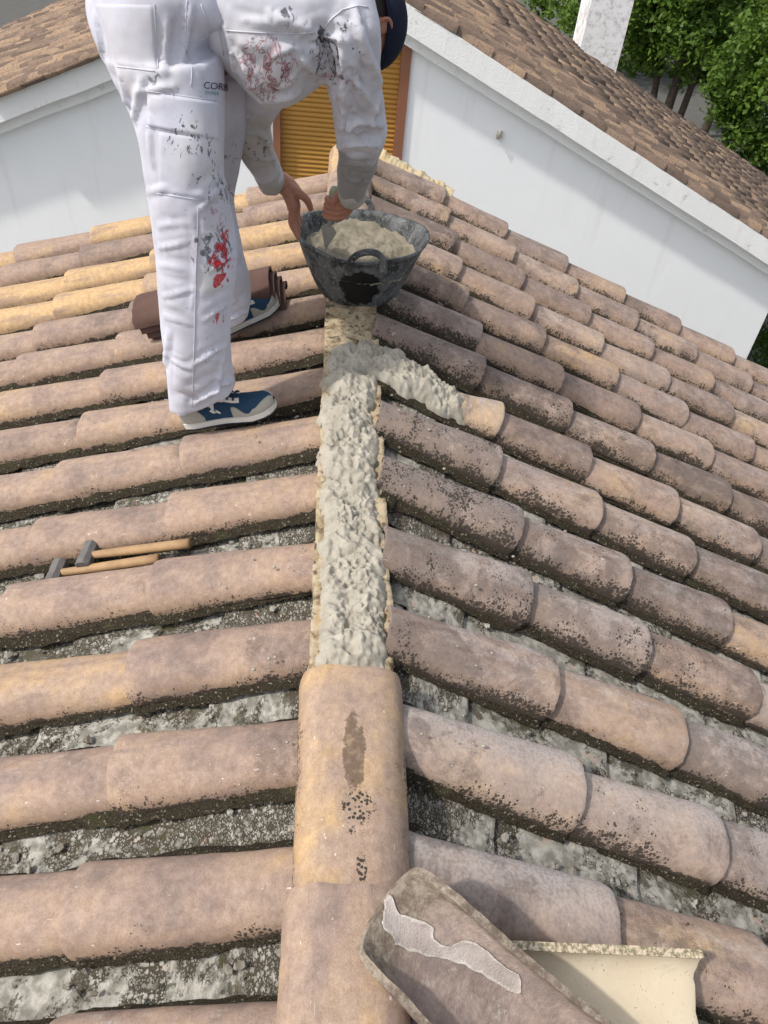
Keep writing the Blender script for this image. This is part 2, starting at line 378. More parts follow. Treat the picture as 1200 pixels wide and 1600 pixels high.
roof = tag(empty('tiled_roof', (XC, 2, -.1)), 'weathered terracotta tiled roof with open ridge that the worker is repairing', 'roof')
def frame(side, n):
    """matrix of a row: +x down the slope, +z out of the roof, origin on the ridge line"""
    if side > 0:
        dx = Vector((math.cos(THR), KR, -math.sin(THR))).normalized(); nz_ = Vector((math.sin(THR), 0, math.cos(THR)))
    else:
        kl = -.005-.0055*max(0, n-6)
        dx = Vector((-math.cos(THL), kl, -math.sin(THL))).normalized(); nz_ = Vector((-math.sin(THL), 0, math.cos(THL)))
    dy = nz_.cross(dx).normalized(); nz_ = dx.cross(dy).normalized()
    M = Matrix((dx, dy, nz_)).transposed().to_4x4()
    y = Y0+n*D+(.052 if side < 0 else .040); tl = TILT*n*D
    if side < 0 and n > 8: tl -= .004*(n-8)
    M.translation = Vector((0, y, tl)); return M
def place(me, name, M, parent, **props):
    o = bpy.data.objects.new(name, me); COL.objects.link(o); o.parent = parent
    o.matrix_parent_inverse = Matrix.Translation(parent.matrix_basis.translation).inverted(); o.matrix_basis = M
    for k, v in props.items(): o[k] = float(v)
    return o
rg = random.Random(5)
def jit(s=1.0): return Matrix.Translation((0, rg.gauss(0, .002)*s, rg.gauss(0, .0012)*s)) @ Matrix.Rotation(rg.gauss(0, .012)*s, 4, 'Z') @ Matrix.Rotation(rg.gauss(0, .02)*s, 4, 'X')
tonesL = {(10, 3): .97, (11, 3): .93, (12, 3): .28, (13, 3): .40, (9, 2): .33, (8, 2): .36, (13, 4): .85, (1, 0): .40, (2, 0): .27, (3, 0): .42, (0, 0): .30, (4, 0): .45, (4, 1): .33, (5, 1): .4, (5, 0): .42, (6, 0): .42, (6, 1): .44, (10, 0): .75, (10, 1): .55, (11, 1): .93, (11, 0): .8, (10, 2): .99, (11, 2): .9, (9, 1): .3, (9, 0): .45, (12, 1): .22, (12, 0): .3, (13, 0): .5, (13, 1): .88, (12, 2): .2, (13, 2): .85, (8, 1): .37, (8, 0): .42, (7, 1): .38, (7, 0): .36, (12, -1): .7, (13, -1): .35, (11, -1): .75}
for side in (-1, 1):
    S0, E_, NK, th = (SL, EL, 8, THL) if side < 0 else (SR, ER, 12, THR)
    x_edge = XL if side < 0 else XR
    for n in range(-3, 14):
        M = frame(side, n)
        sd0 = abs(x_edge)/math.cos(th) if side < 0 else x_edge/math.cos(th)
        roff = rg.gauss(0, .008)
        if side < 0: tone_row = {9: -.02}.get(n, 0)
        kmax = (5 if n < 2 else 6 if n < 6 else 7 if n < 10 else 8) if side < 0 else (5 if n < 2 else 6 if n < 5 else 8 if n < 8 else 12)
        for k in range(0, kmax):
            s = S0+k*E_+roff
            up = s-.47
            me = (COVL if side < 0 else COVN if n < 6 and k < 3 else COV)[rg.randrange(5)]
            if side > 0 and n == 6 and k == 0: continue
            T = Matrix.Translation((s, 0, 0))
            sc = Matrix.Identity(4)
            if k == 0 and up < sd0-.03:      # the top tile is cut at the ridge
                sc = Matrix.Diagonal(((s-sd0+.015)/.475, 1, 1, 1))
            tn = tonesL.get((n, k), min(.6, max(.2, rg.gauss(.42, .08))))+.07 if side < 0 else min(.72, max(.08, rg.gauss(.36, .13)))
            dr = (rg.uniform(.15, .5) if n < 9 else rg.uniform(.0, .15)) if side < 0 else (rg.uniform(.5, .95) if n < 8 else rg.uniform(.4, .75))
            if side > 0 and k == 0 and n > 2: dr += .25
            if side < 0 and (n, k) in ((10, 2), (11, 2), (10, 3), (11, 3), (11, 1), (13, 1)): dr = 0
            lm = rg.uniform(.1, .4) if side < 0 else rg.uniform(.45, 1.25) if n < 7 else rg.uniform(.3, .75)
            place(me, 'cover_tile', M @ T @ jit(1.1) @ sc, roof, tone=tn, dirt=dr, lime=lm, side=(1 if side < 0 else -1))
        # first piece above the first lip on the left when the course starts lower
        if side < 0 and S0-.47 > sd0-.05:
            s = S0-E_; ln = s-sd0
            if ln > .03: place(COVL[rg.randrange(5)], 'cover_tile', M @ Matrix.Translation((s+roff, 0, -.001)) @ Matrix.Diagonal(((ln+.01)/.475, 1, 1, 1)), roof, tone=tonesL.get((n, -1), tonesL.get((n, 0), .4)), dirt=.3, lime=.3, side=1)
        # channel tiles between this row and the next nearer one
        Mp = M @ Matrix.Translation((0, 0, 0))
        for k in range(0, kmax+1):
            s = S0-.16+k*E_+rg.gauss(0, .012)
            ofy = -D/2
            T = Matrix.Translation((s, ofy*(1 if side > 0 else -1), -.012))
            sc = Matrix.Identity(4)
            if s-.46 < sd0: sc = Matrix.Diagonal((max(.05, (s-sd0+.02)/.46), 1, 1, 1))
            place(PANM[rg.randrange(5)], 'channel_tile', M @ T @ jit(.8) @ sc, roof, lichen=rg.uniform(.2, .9) if side > 0 else rg.uniform(0, .7))
        # mortar fillets under both edges of the row
        smax = S0+(kmax-1)*E_; mb = MB(); N = int((smax-sd0)/(.008 if n < 7 else .016)); nc = 7
        for e in (-1, 1):
            vs = []; fs = []
            for i in range(N+1):
                s = sd0-.0+(smax-sd0)*i/N
                ph = ((S0+roff-s) % E_)/.475; w = ((.176+(.138-.176)*ph) if side > 0 else (.17+(.142-.17)*ph))/2
                wide = .013+.012*(fbm((s*6, n*3.1+e, side*2.0), 1, 3)+.3)
                wide = max(.002, wide*(.35 if side > 0 else .75)) if n < 9 or side > 0 else max(.001, wide*.4)
                for j in range(nc):
                    t = j/(nc-1)
                    y = (w-.016)+(wide+.020)*t; z = .004-.026*t**1.5+.004*fbm((s*60, y*60+n, e), 1, 3)+.006*fbm((s*17, y*30+n, e+5), 1, 2)
                    vs.append(M @ Vector((s+.003*fbm((s*50, y*50, 9), 1, 2), y*e, z)))
            for i in range(N):
                for j in range(nc-1):
                    q = (i*nc+j, (i+1)*nc+j, (i+1)*nc+j+1, i*nc+j+1); fs.append(q if e > 0 else q[::-1])
            mb.add(vs, fs)
        o = mb.build('mortar_bed', BED, roof); o['kind'] = 'stuff'
# deck under the tiles
deck = MB()
for side, th, L in ((-1, THL, 3.9), (1, THR, 5.0)):
    dx = Vector((side*math.cos(th), KR if side > 0 else 0, -math.sin(th))); a = Vector((XC, -.6, -.10)); b = Vector((XC, 4.02, -.07))
    deck.prism([a, b, b+dx*L, a+dx*L] if side > 0 else [b, a, a+dx*L, b+dx*L], (0, 0, -.09))
deck.build('roof_deck', mat_plain('deck_mortar', (.12, .10, .08), .95), roof, False)
# walls of the building under the roof
hw = tag(MB().box((.3, 1.75, -3.95), 5.6, 4.3, 4.1).build('house_wall', mat_plain('own_wall', (.75, .75, .73), .9, .1), None, False), 'white rendered house walls carrying the roof under repair', 'wall')

# ridge strip: old bedding mortar with broken brick edges
def strip(mb, x0, x1, y0, y1, z0, z1, step, amp, seed):
    nx = max(3, int((x1-x0)/step)); ny = int((y1-y0)/step); vs = []; fs = []
    prof = [(-.002, -.07), (0, -.03)]
    cols = [(x0, -.07), (x0, -.035), (x0, -.01)]+[(x0+(x1-x0)*i/nx, 0) for i in range(nx+1)]+[(x1, -.01), (x1, -.035), (x1, -.07)]
    for j in range(ny+1):
        y = y0+(y1-y0)*j/ny
        for i, (x, dz) in enumerate(cols):
            q = Vector((x, y, dz)); n = fbm(q+Vector((seed, 0, 0)), 22, 4)*amp; m = fbm(q+Vector((0, seed, 5)), 60, 3)*amp*.4
            zz = z1+dz+(n+m if dz > -.02 else 0); xx = x+(n*.25 if dz > -.05 else 0)+.004*fbm(Vector((0, y, seed)), 9, 2)
            vs.append((xx, y, zz+TILT*(y-Y0)))
    nc = len(cols)
    for j in range(ny):
        for i in range(nc-1): fs.append((j*nc+i, j*nc+i+1, (j+1)*nc+i+1, (j+1)*nc+i))
    mb.add(vs, fs)
mb = MB(); strip(mb, XL-.006, XR+.005, .15, 4.02, 0, .012, .009, .008, 3.0); mb.build('ridge_bedding', OLDM, roof)
# ridge cover tiles
RC = tile_mesh('ridge_near', .50, .212, .082, .0, .196, .080, .0, .013, 77, ns=28, nl=20, sq=.62)
RC2 = tile_mesh('ridge_near_b', .50, .205, .080, .0, .190, .078, .0, .013, 78, ns=28, nl=20, sq=.62)
RC3 = RC.copy(); RC.materials.append(mat_tile(True)); RC3.materials.append(TILE); RC2.materials.append(TILE)
def along(x, y, z, rz=0, rx=0): return Matrix.Translation((x, y, z)) @ Matrix.Rotation(math.pi/2+rz, 4, 'Z') @ Matrix.Rotation(rx, 4, 'Y')
place(RC, 'ridge_tile', along(XC-.004, .925, .020), roof, tone=.66, dirt=.38, lime=.2, side=1)
place(RC2, 'ridge_tile', along(XC-.012, .50, .034), roof, tone=.52, dirt=.1, lime=.1, side=-1)
for i, (y, tn) in enumerate(((4.03, .8), (3.66, .45))):
    place(RC2, 'ridge_tile', along(XC-.01, y, .03+.006*i), roof, tone=tn, dirt=.1, lime=.3, side=1)

# ------------------------------------------------------------------ fresh mortar
def heap(name, axis, halfw, height, step, seed, zf, label):
    """lumpy bed of wet mortar laid along a polyline"""
    pts, hw = spline([Vector(p) for p in axis], halfw, 12); _, hh = spline([Vector(p) for p in axis], height, 12)
    # resample
    L = [0]
    for i in range(1, len(pts)): L.append(L[-1]+(pts[i]-pts[i-1]).length)
    n = int(L[-1]/step); vs = []; fs = []; nc = int(2*max(halfw)/step*1.15); k = 0
    for i in range(n+1):
        s = L[-1]*i/n
        while k < len(L)-2 and L[k+1] < s: k += 1
        t = (s-L[k])/(L[k+1]-L[k]); p = pts[k].lerp(pts[k+1], t); w = hw[k]*(1-t)+hw[k+1]*t; h = hh[k]*(1-t)+hh[k+1]*t
        tg = (pts[k+1]-pts[k]).normalized(); sdv = Vector((tg.y, -tg.x, 0)).normalized()
        end = min(1, s/.035, (L[-1]-s)/.035)**.5 if 0 < s < L[-1] else 0
        for j in range(nc+1):
            v = 2*j/nc-1; q = p+sdv*(v*w)
            ww = 1+.20*fbm(Vector((s, seed, 1+(v > 0)*4)), 12, 3); q = p+sdv*(v*w*ww)
            e = max(0, 1-abs(v)**3.2)**.6*end
            a = fbm(q+Vector((seed, 0, 0)), 16, 3); b = 1-abs(noise.noise((q+Vector((0, seed, 0)))*38))*2.2; c = noise.noise(q*95+Vector((seed, 2, 2)))
            st_ = noise.noise(Vector((q.x*75, q.y*18, seed))); vr = noise.voronoi(q*34+Vector((seed, 0, 0)))[0][0]; d = noise.noise(q*190)
            cr = noise.ridged_multi_fractal(q*55+Vector((seed, 0, 3)), .9, 2.2, 4, .9, 2.0); sm_ = max(0, min(1, .5+2.2*noise.noise(q*13+Vector((0, seed, 1)))))
            z = zf(q)+h*e*(.72+.5*a)+e*(.006*b+(.14+.86*sm_**1.6)*(.0075*c-.014*vr+.0050*d-.0042*cr)+(1-sm_)*.006*st_+.006)-(1-e)*.02
            vs.append((q.x+.003*c, q.y+.003*noise.noise(q*80+Vector((9, 9, 9))), z))
    for i in range(n):
        for j in range(nc): fs.append((i*(nc+1)+j, i*(nc+1)+j+1, (i+1)*(nc+1)+j+1, (i+1)*(nc+1)+j))
    me = mesh(name, vs, fs); bm = bmesh.new(); bm.from_mesh(me); bmesh.ops.recalc_face_normals(bm, faces=bm.faces); 
    if sum(f.normal.z for f in bm.faces) < 0: bmesh.ops.reverse_faces(bm, faces=bm.faces)
    bm.to_mesh(me); bm.free()
    o = link(name, me, None, FRESH); return tag(o, label, 'mortar', None, 'stuff')
PR = Vector((0, 0, 0)); NR = Vector((math.sin(THR), 0, math.cos(THR)))
heap('fresh_mortar', [(-.125, .84, 0), (-.118, 1.2, 0), (-.122, 1.5, 0), (-.128, 1.8, 0), (-.12, 2.1, 0), (-.105, 2.26, 0)], [.080, .083, .080, .084, .088, .085], [.032, .036, .034, .038, .038, .034], .0027, 3.3,
     lambda q: .012+TILT*(q.y-Y0), 'pale wet mortar spread along the open roof ridge')
def slope_z(q): return -math.tan(THR)*max(0, q.x)+TILT*(q.y-Y0)
heap('fresh_mortar', [(-.13, 2.20, 0), (-.04, 2.17, 0), (.06, 2.13, 0), (.15, 2.10, 0), (.27, 2.065, 0)], [.10, .098, .092, .085, .06], [.040, .046, .050, .050, .045], .0027, 8.1,
     lambda q: slope_z(q)+.012, 'lumpy wet mortar branching off the ridge down the right slope')
# crumbs of mortar lying on the tiles
mb = MB(); rr = random.Random(3)
for i in range(90):
    x = rr.choice((-1, 1)); y = rr.uniform(.7, 2.6); dx = abs(rr.gauss(0, .10))+.12
    px = XC+x*dx; z = (-math.tan(THR)*px if px > 0 else math.tan(THL)*px)
    row = (y-Y0+(-KR*px if x > 0 else 0))/D; near = abs(row-round(row))*D
    z += .066 if near < .05 else .01 if near < .09 else -.03
    r_ = rr.uniform(.0025, .006); mb.ball((px, y, z+r_*.3), (r_, r_*.8, r_*.6), 3)
tag(mb.build('mortar_crumbs', FRESH), 'scattered crumbs of wet mortar dropped beside the ridge', 'mortar', None, 'stuff')
mb = MB(); rr = random.Random(21)
for side in (-1, 1):
    for n in range(-1, 9):
        M = frame(side, n); 
        for q in range(34 if n < 5 else 16):
            s_ = rr.uniform(.12, 1.9 if side > 0 else 1.5)+(.0 if side > 0 else .1); y_ = (-1 if side > 0 else 1)*D/2+rr.gauss(0, .022); r_ = abs(rr.gauss(.0035, .0025))+.0018
            c_ = M @ Vector((s_, y_, -.030+r_*.4)); k0 = len(mb.v); mb.ball(c_, (r_*rr.uniform(.8, 1.8), r_*rr.uniform(.7, 1.3), r_*rr.uniform(.5, .9)), 3, Matrix.Rotation(rr.uniform(0, 3), 3, 'Z'))
            for v in mb.v[k0:]: v += Vector((nz(v, 300), nz(v, 310), nz(v, 320)))*r_*.5
o = mb.build('mortar_rubble', mat_mortar('old_grit', (.16, .14, .11), (.42, .40, .35), .5), roof, False); o['kind'] = 'stuff'
# short broken tile end that sticks out of the mortar on the sixth row
M = frame(1, 6)
place(COV[2], 'cover_tile', M @ Matrix.Translation((SR+.03, 0, .004)) @ Matrix.Diagonal((.30, 1, 1, 1)), roof, tone=.75, dirt=.5, lime=.9, side=-1)
# yellow mortar along the far verge
mb = MB(); rr = random.Random(9)
M = frame(1, 13); vs = []; fs = []
N = 70
for i in range(N+1):
    s = -.02+.42*i/N
    for j in range(9):
        a = math.pi*j/8; rr_ = .055*(1+.25*fbm(Vector((s*20, j*.4, 2)), 1, 3)); vs.append(M @ Vector((s, .06+rr_*math.cos(a)*1.1, .02+rr_*math.sin(a)*.95+.008*fbm(Vector((s*60, j, 0)), 1, 3))))
for i in range(N):
    for j in range(8): fs.append((i*9+j, i*9+j+1, (i+1)*9+j+1, (i+1)*9+j))
mb.add(vs, fs); o = mb.build('verge_mortar', mat_mortar('verge_mortar', (.50, .38, .2), (.6, .5, .33)), roof); o['kind'] = 'stuff'
# ------------------------------------------------------------------ neighbouring house
def mat_wall():
    m = NT('white_render'); P = m.co(); f = m.noise(P, 3, 5, .6); dr = m.noise(m.vm('MULTIPLY', P, (5, 5, .35)), 1.2, 4, .6); g = m.noise(P, 120, 3)
    c = m.mix(f, (.86, .86, .85), (.92, .92, .91)); c = m.mix(m.mul(m.step(dr, .56, .72), .22), c, (.62, .60, .55)); c = m.mix(m.mul(m.step(m.noise(P, 14, 5, .75), .68, .74), .35), c, (.6, .58, .52))
    return m.out(c, .92, m.bump(m.add(m.mul(g, .6), f), .35, .004), .1)
WALLW = mat_wall()
def mat_fascia():
    m = NT('stained_white_fascia'); P = m.co(); a = m.noise(m.vm('MULTIPLY', P, (3, 3, 1.2)), 3, 5, .7); f = m.noise(P, 60, 4)
    c = m.mix(m.mul(m.step(a, .55, .78), .4), (.86, .85, .82), (.50, .46, .38)); c = m.mix(m.mul(m.step(m.noise(P, 8, 5, .7), .60, .72), .5), c, (.22, .2, .17))
    return m.out(c, .9, m.bump(m.add(f, a), .4, .01), .15)
FAS = mat_fascia()
ground = MB(); ground.add([(-250, -250, -6), (250, -250, -6), (250, 400, -6), (-250, 400, -6)], [(0, 1, 2, 3)])
g = ground.build('ground', mat_plain('ground_paving', (.11, .108, .10), .95, .1, 3, .25, .3), None, False); tag(g, kind='structure')
YW = 8.0; PX, PZ = -.226, .356; SRt, SLt = .4475, .4155
house = tag(empty('gable_house', (1.5, YW, -6)), 'white gabled house with a tiled roof behind the worker', 'house')
xl, xr = -5.2, 4.858; sx0, sx1, sz0, sz1 = -.81, .45, -1.95, .03
def ztop(x): return PZ-(SRt*(x-PX) if x > PX else SLt*(PX-x))-.09
T = .25
mb = MB()
def wallp(pts): mb.prism([(x, YW, z) for x, z in pts], (0, T, 0))
wallp([(xl, -6), (sx0, -6), (sx0, ztop(sx0)), (xl, ztop(xl))])
wallp([(sx1, -6), (xr, -6), (xr, ztop(xr)), (sx1, ztop(sx1))])
wallp([(sx0, -6), (sx1, -6), (sx1, sz0), (sx0, sz0)])
wallp([(sx0, sz1), (sx1, sz1), (sx1, ztop(sx1)), (PX, ztop(PX)), (sx0, ztop(sx0))])
mb.prism([(xr, YW+T, -6), (xr, 14.4, -6), (xr, 14.4, ztop(xr)), (xr, YW+T, ztop(xr))], (-.25, 0, 0))
mb.prism([(xl, YW+T, -6), (xl, 14.4, -6), (xl, 14.4, ztop(xl)), (xl, YW+T, ztop(xl))], (.25, 0, 0))
mb.build('wall', WALLW, house, False)
# rake: fascia slab and moulding below it
def rake(name, side, z0, z1, y0, y1, x1, mat):
    sl = SRt if side > 0 else -SLt; zt = lambda x: PZ-(sl*(x-PX))
    b = MB(); n = 60; vs = []; fs = []
    for i in range(n+1):
        x = PX+(x1-PX)*i/n; e = .004*fbm(Vector((x*3, z0, 1)), 1, 3)
        for (y, z) in ((y0, z0), (y0, z1), (y1, z1), (y1, z0)): vs.append((x, y+e, zt(x)+z+e))
    for i in range(n):
        for k in range(4):
            q = (i*4+k, i*4+(k+1) % 4, (i+1)*4+(k+1) % 4, (i+1)*4+k); fs.append(q if side < 0 else q[::-1])
    fs += [(0, 1, 2, 3), (n*4+3, n*4+2, n*4+1, n*4)]
    b.add(vs, fs); return b.build(name, mat, house, False)
for side, x1 in ((1, 7.9), (-1, -5.6)):
    rake('fascia', side, -.215, .0, 7.80, 8.3, x1, FAS)
    rake('moulding', side, -.32, -.217, 7.90, 8.3, x1, FAS)
# far roof slabs
for side, x1 in ((1, 7.9), (-1, -5.6)):
    rake('roof_slab', side, -.10, -.012, 8.302, 14.6, x1, mat_plain('slab', (.5, .5, .48), .9))
# tiles of the neighbouring roof
def mat_fartile():
    m = NT('old_far_tile'); r = m.rnd(); P = m.vm('ADD', m.co(), m.comb(m.mul(r, 31.0), m.mul(r, 57.0), 0.0)); n1 = m.noise(P, 8, 3); f = m.noise(P, 50, 5, .7)
    v = m.xyz(m.voro(m.vm('MULTIPLY', P, (2.5, 4, 1)), 1, 'F1', 'Color'))[0]
    base = m.ramp(m.add(m.mul(m.math('FRACT', m.add(m.mul(r, 7.3), v)), .7), m.mul(n1, .4)), [(.1, (.10, .075, .06)), (.4, (.175, .125, .095)), (.65, (.24, .17, .125)), (.95, (.36, .25, .16))])
    base = m.mix(m.mul(m.step(f, .52, .62), .65), base, (.07, .055, .045))
    return m.out(base, .9, m.bump(f, .4, .01), .15)
FTILE = mat_fartile()
def simple_tile(name, L, w0, h0, w1, h1, th=.016, ns=6, concave=False):
    vs = []; fs = []
    for k in (0, 1):
        for u in (0, 1):
            for j in range(ns+1):
                a = math.pi*j/ns; w = (w0, w1)[u]/2-k*th; h = (h0, h1)[u]-k*th
                vs.append((-u*L, -w*math.cos(a), (-1 if concave else 1)*h*math.sin(a)))
    n = ns+1
    for j in range(ns):
        fs += [(j, j+1, n+j+1, n+j), (2*n+j+1, 2*n+j, 3*n+j, 3*n+j+1), (j+1, j, 2*n+j, 2*n+j+1), (n+j, n+j+1, 3*n+j+1, 3*n+j)]
    fs += [(0, n, 3*n, 2*n), (2*n-1, n-1, 3*n-1, 4*n-1)]
    if concave: fs = [f[::-1] for f in fs]
    me = mesh(name, vs, fs, FTILE); me.polygons.foreach_set('use_smooth', [True]*len(fs)); me.set_sharp_from_angle(angle=R(50)); return me
FT = [simple_tile('far_cover', .41, .158, .07, .13, .056) for _ in range(1)]
FPt = simple_tile('far_channel', .41, .15, .045, .17, .05, concave=True)
rest = MB(); cnt = 0; fr = random.Random(11); cands = []
FE = .34; FD = .212
for side, sl, XE in ((1, SRt, 7.9), (-1, SLt, -5.5)):
    th = math.atan(sl); dx = Vector((side*math.cos(th), 0, -math.sin(th))); nn = Vector((side*math.sin(th), 0, math.cos(th))); dy = nn.cross(dx)
    B = Matrix((dx, dy, nn)).transposed().to_4x4()
    nk = int(abs(XE-PX)/math.cos(th)/FE)
    for n in range(32):
        Y = 7.88+n*FD
        for k in range(nk):
            B2 = B.copy(); B2.translation = Vector((PX, Y, PZ))
            M = B2 @ Matrix.Translation((.12+(k+1)*FE+fr.gauss(0, .015), fr.gauss(0, .008), .004+fr.gauss(0, .005))) @ Matrix.Rotation(fr.gauss(0, .03), 4, 'Z') @ Matrix.Rotation(-.045, 4, 'Y')
            p = M.translation-CAM; z = p.dot(FW); px = 600+F_PX*p.dot(RT)/z; py = 800-F_PX*p.dot(UP)/z
            vis = -60 < px < 1260 and -60 < py < 500
            cands.append((not vis, z, M, n, B2, k))
cands.sort(key=lambda c: (c[0], c[1]))
far_roof = house
for i, (nv, z, M, n, B2, k) in enumerate(cands):
    if i < 290: place(FT[0], 'roof_tile', M, house)
    else:
        vs = [M @ v.co for v in FT[0].vertices]; rest.add(vs, [tuple(p.vertices) for p in FT[0].polygons])
    if n < 31 and (not nv):
        Mp = B2 @ Matrix.Translation((.12+(k+1)*FE-.12, FD/2*(1), .03))
        rest.add([Mp @ v.co for v in FPt.vertices], [tuple(p.vertices) for p in FPt.polygons])
o = rest.build('roof_tiles_beyond', FTILE, house); o['kind'] = 'stuff'
# ridge of the neighbouring roof
for i in range(18):
    Mr = Matrix.Translation((PX, 7.85+.38*(i+1)+.05, PZ+.05)) @ Matrix.Rotation(math.pi/2, 4, 'Z')
    place(FT[0], 'ridge_tile', Mr @ Matrix.Diagonal((1, 1.3, 1.2, 1)), house)
# roller shutter with its brown frame
BROWN = mat_plain('brown_frame', (.25, .105, .055), .5, .4, 20, .15, .1); OCH = mat_plain('ochre_shutter', (.40, .195, .03), .45, .4, 30, .06, .05)
sh = empty('roller_shutter', (0, YW, sz0)); sh.parent = house; sh.matrix_parent_inverse = Matrix.Translation(house.location).inverted()
def part(mb, name, mat, parent, smooth=False):
    o = mb.build(name, mat, None, smooth); o.parent = parent
    w_ = Matrix.Translation((0, YW, sz0)) if parent is sh else Matrix.Translation(parent.location); o.matrix_parent_inverse = w_.inverted(); return o
for (a, b_) in ((sx0, sx0+.07), (sx1-.09, sx1)):
    part(MB().box(((a+b_)/2, YW+.04, (sz0+sz1)/2), b_-a, .14, sz1-sz0-.004), 'frame', BROWN, sh)
part(MB().box(((sx0+sx1)/2-.01, YW+.03, -.135), sx1-sx0-.165, .12, .32), 'shutter_box', OCH, sh)
zz = -.30; hgt = .043
sl_v = []
ns_ = 8; vs = []; fs = []
for e, x in enumerate((sx0+.071, sx1-.091)):
    for j in range(ns_+1):
        t = j/ns_; vs.append((x-(sx0+sx1)/2, -.011*math.sin(math.pi*min(1, t*1.12))-.001, (t-.5)*hgt))
for j in range(ns_): fs.append((j, j+1, ns_+2+j, ns_+1+j))
vs += [(v[0], .012, v[2]) for v in (vs[0], vs[ns_], vs[ns_+1], vs[-1])]; q = 2*(ns_+1)
fs += [(q, q+1, q+3, q+2)][::-1]
slat = mesh('slat', vs, fs, OCH)
slat.polygons.foreach_set('use_smooth', [True]*len(fs))
while zz > sz0:
    o = bpy.data.objects.new('slat', slat); COL.objects.link(o); o.parent = sh; o.location = ((sx0+sx1)/2, .05, zz-hgt/2-sz0); zz -= hgt
# wall fittings
WIRE = mat_plain('rusty_bracket', (.55, .5, .42), .6, .4, 60, .4)
for (x, y) in ((780, 210), (790, 150)):
    p = at(x, y, YW); b = MB(); b.box((p.x, YW-.012, p.z), .05, .02, .07); b.tube([(p.x-.012, YW-.02, p.z+.02), (p.x-.015, YW-.07, p.z+.01), (p.x-.01, YW-.075, p.z+.06)], .006, 6); b.tube([(p.x+.012, YW-.02, p.z-.02), (p.x+.022, YW-.06, p.z-.05)], .006, 6)
    b.build('wall_hook', WIRE, house)
p = at(733, 96, YW); MB().tube([(p.x, YW-.0, p.z+.09), (p.x, YW-.05, p.z+.08), (p.x, YW-.05, p.z-.04), (p.x, YW-.03, p.z-.05)], .028, 12).build('vent_pipe', WALLW, house)
# chimney
def mat_chim():
    m = NT('stained_chimney'); P = m.co(); z = m.xyz(P)[2]; f = m.noise(P, 9, 6, .75)
    k = m.step(m.add(f, m.mul(m.step(z, .1, .8, 1.0, 0.0), .12)), .58, .75)
    return m.out(m.mix(m.mul(k, .75), (.84, .83, .82), (.42, .42, .41)), .9, m.bump(f, .3, .01), .1)
CH = mat_chim(); xa_, xb_ = at(913, 50, 14.0).x, at(968, 90, 14.0).x; zb_ = PZ-SRt*(xa_-PX)
ch = tag(empty('chimney', (xa_, 14, zb_)), 'white rendered chimney with grey stains rising from the neighbouring tiled roof', 'chimney')
MB().box(((xa_+xb_)/2, 14.3, zb_+.5), xb_-xa_, .6, 2.6).build('shaft', CH, ch, False)
MB().box(((xa_+xb_)/2, 14.3, zb_+1.86), xb_-xa_+.16, .76, .12).build('cap_slab', CH, ch, False)
# upper-left wing: tiles of a slightly higher roof edge
# ------------------------------------------------------------------ trees
def mat_leaf(name, c):
    m = NT(name); r = m.noise(m.co(), 1.3, 3); f = m.noise(m.co(), 30, 2)
    col = m.mix(m.step(r, .3, .7), tuple(x*.75 for x in c), (c[0]*1.5, c[1]*1.3, c[2])); col = m.mix(m.step(f, .4, .6), col, tuple(x*.8 for x in c))
    m.out(col, .55, None, .35)
    m.b.inputs['Transmission Weight'].default_value = 0
    tr = m.n('ShaderNodeBsdfTranslucent'); m.put(tr.inputs[0], col); mx = m.n('ShaderNodeMixShader'); mx.inputs[0].default_value = .35
    m.t.links.new(m.b.outputs[0], mx.inputs[1]); m.t.links.new(tr.outputs[0], mx.inputs[2]); m.t.links.new(mx.outputs[0], m.t.nodes['Material Output'].inputs[0])
    return m.m
LEAF = mat_leaf('leaf', (.10, .185, .025)); BARK = mat_plain('bark', (.07, .055, .045), .95, .1, 12, .4, .8, bd=.03)
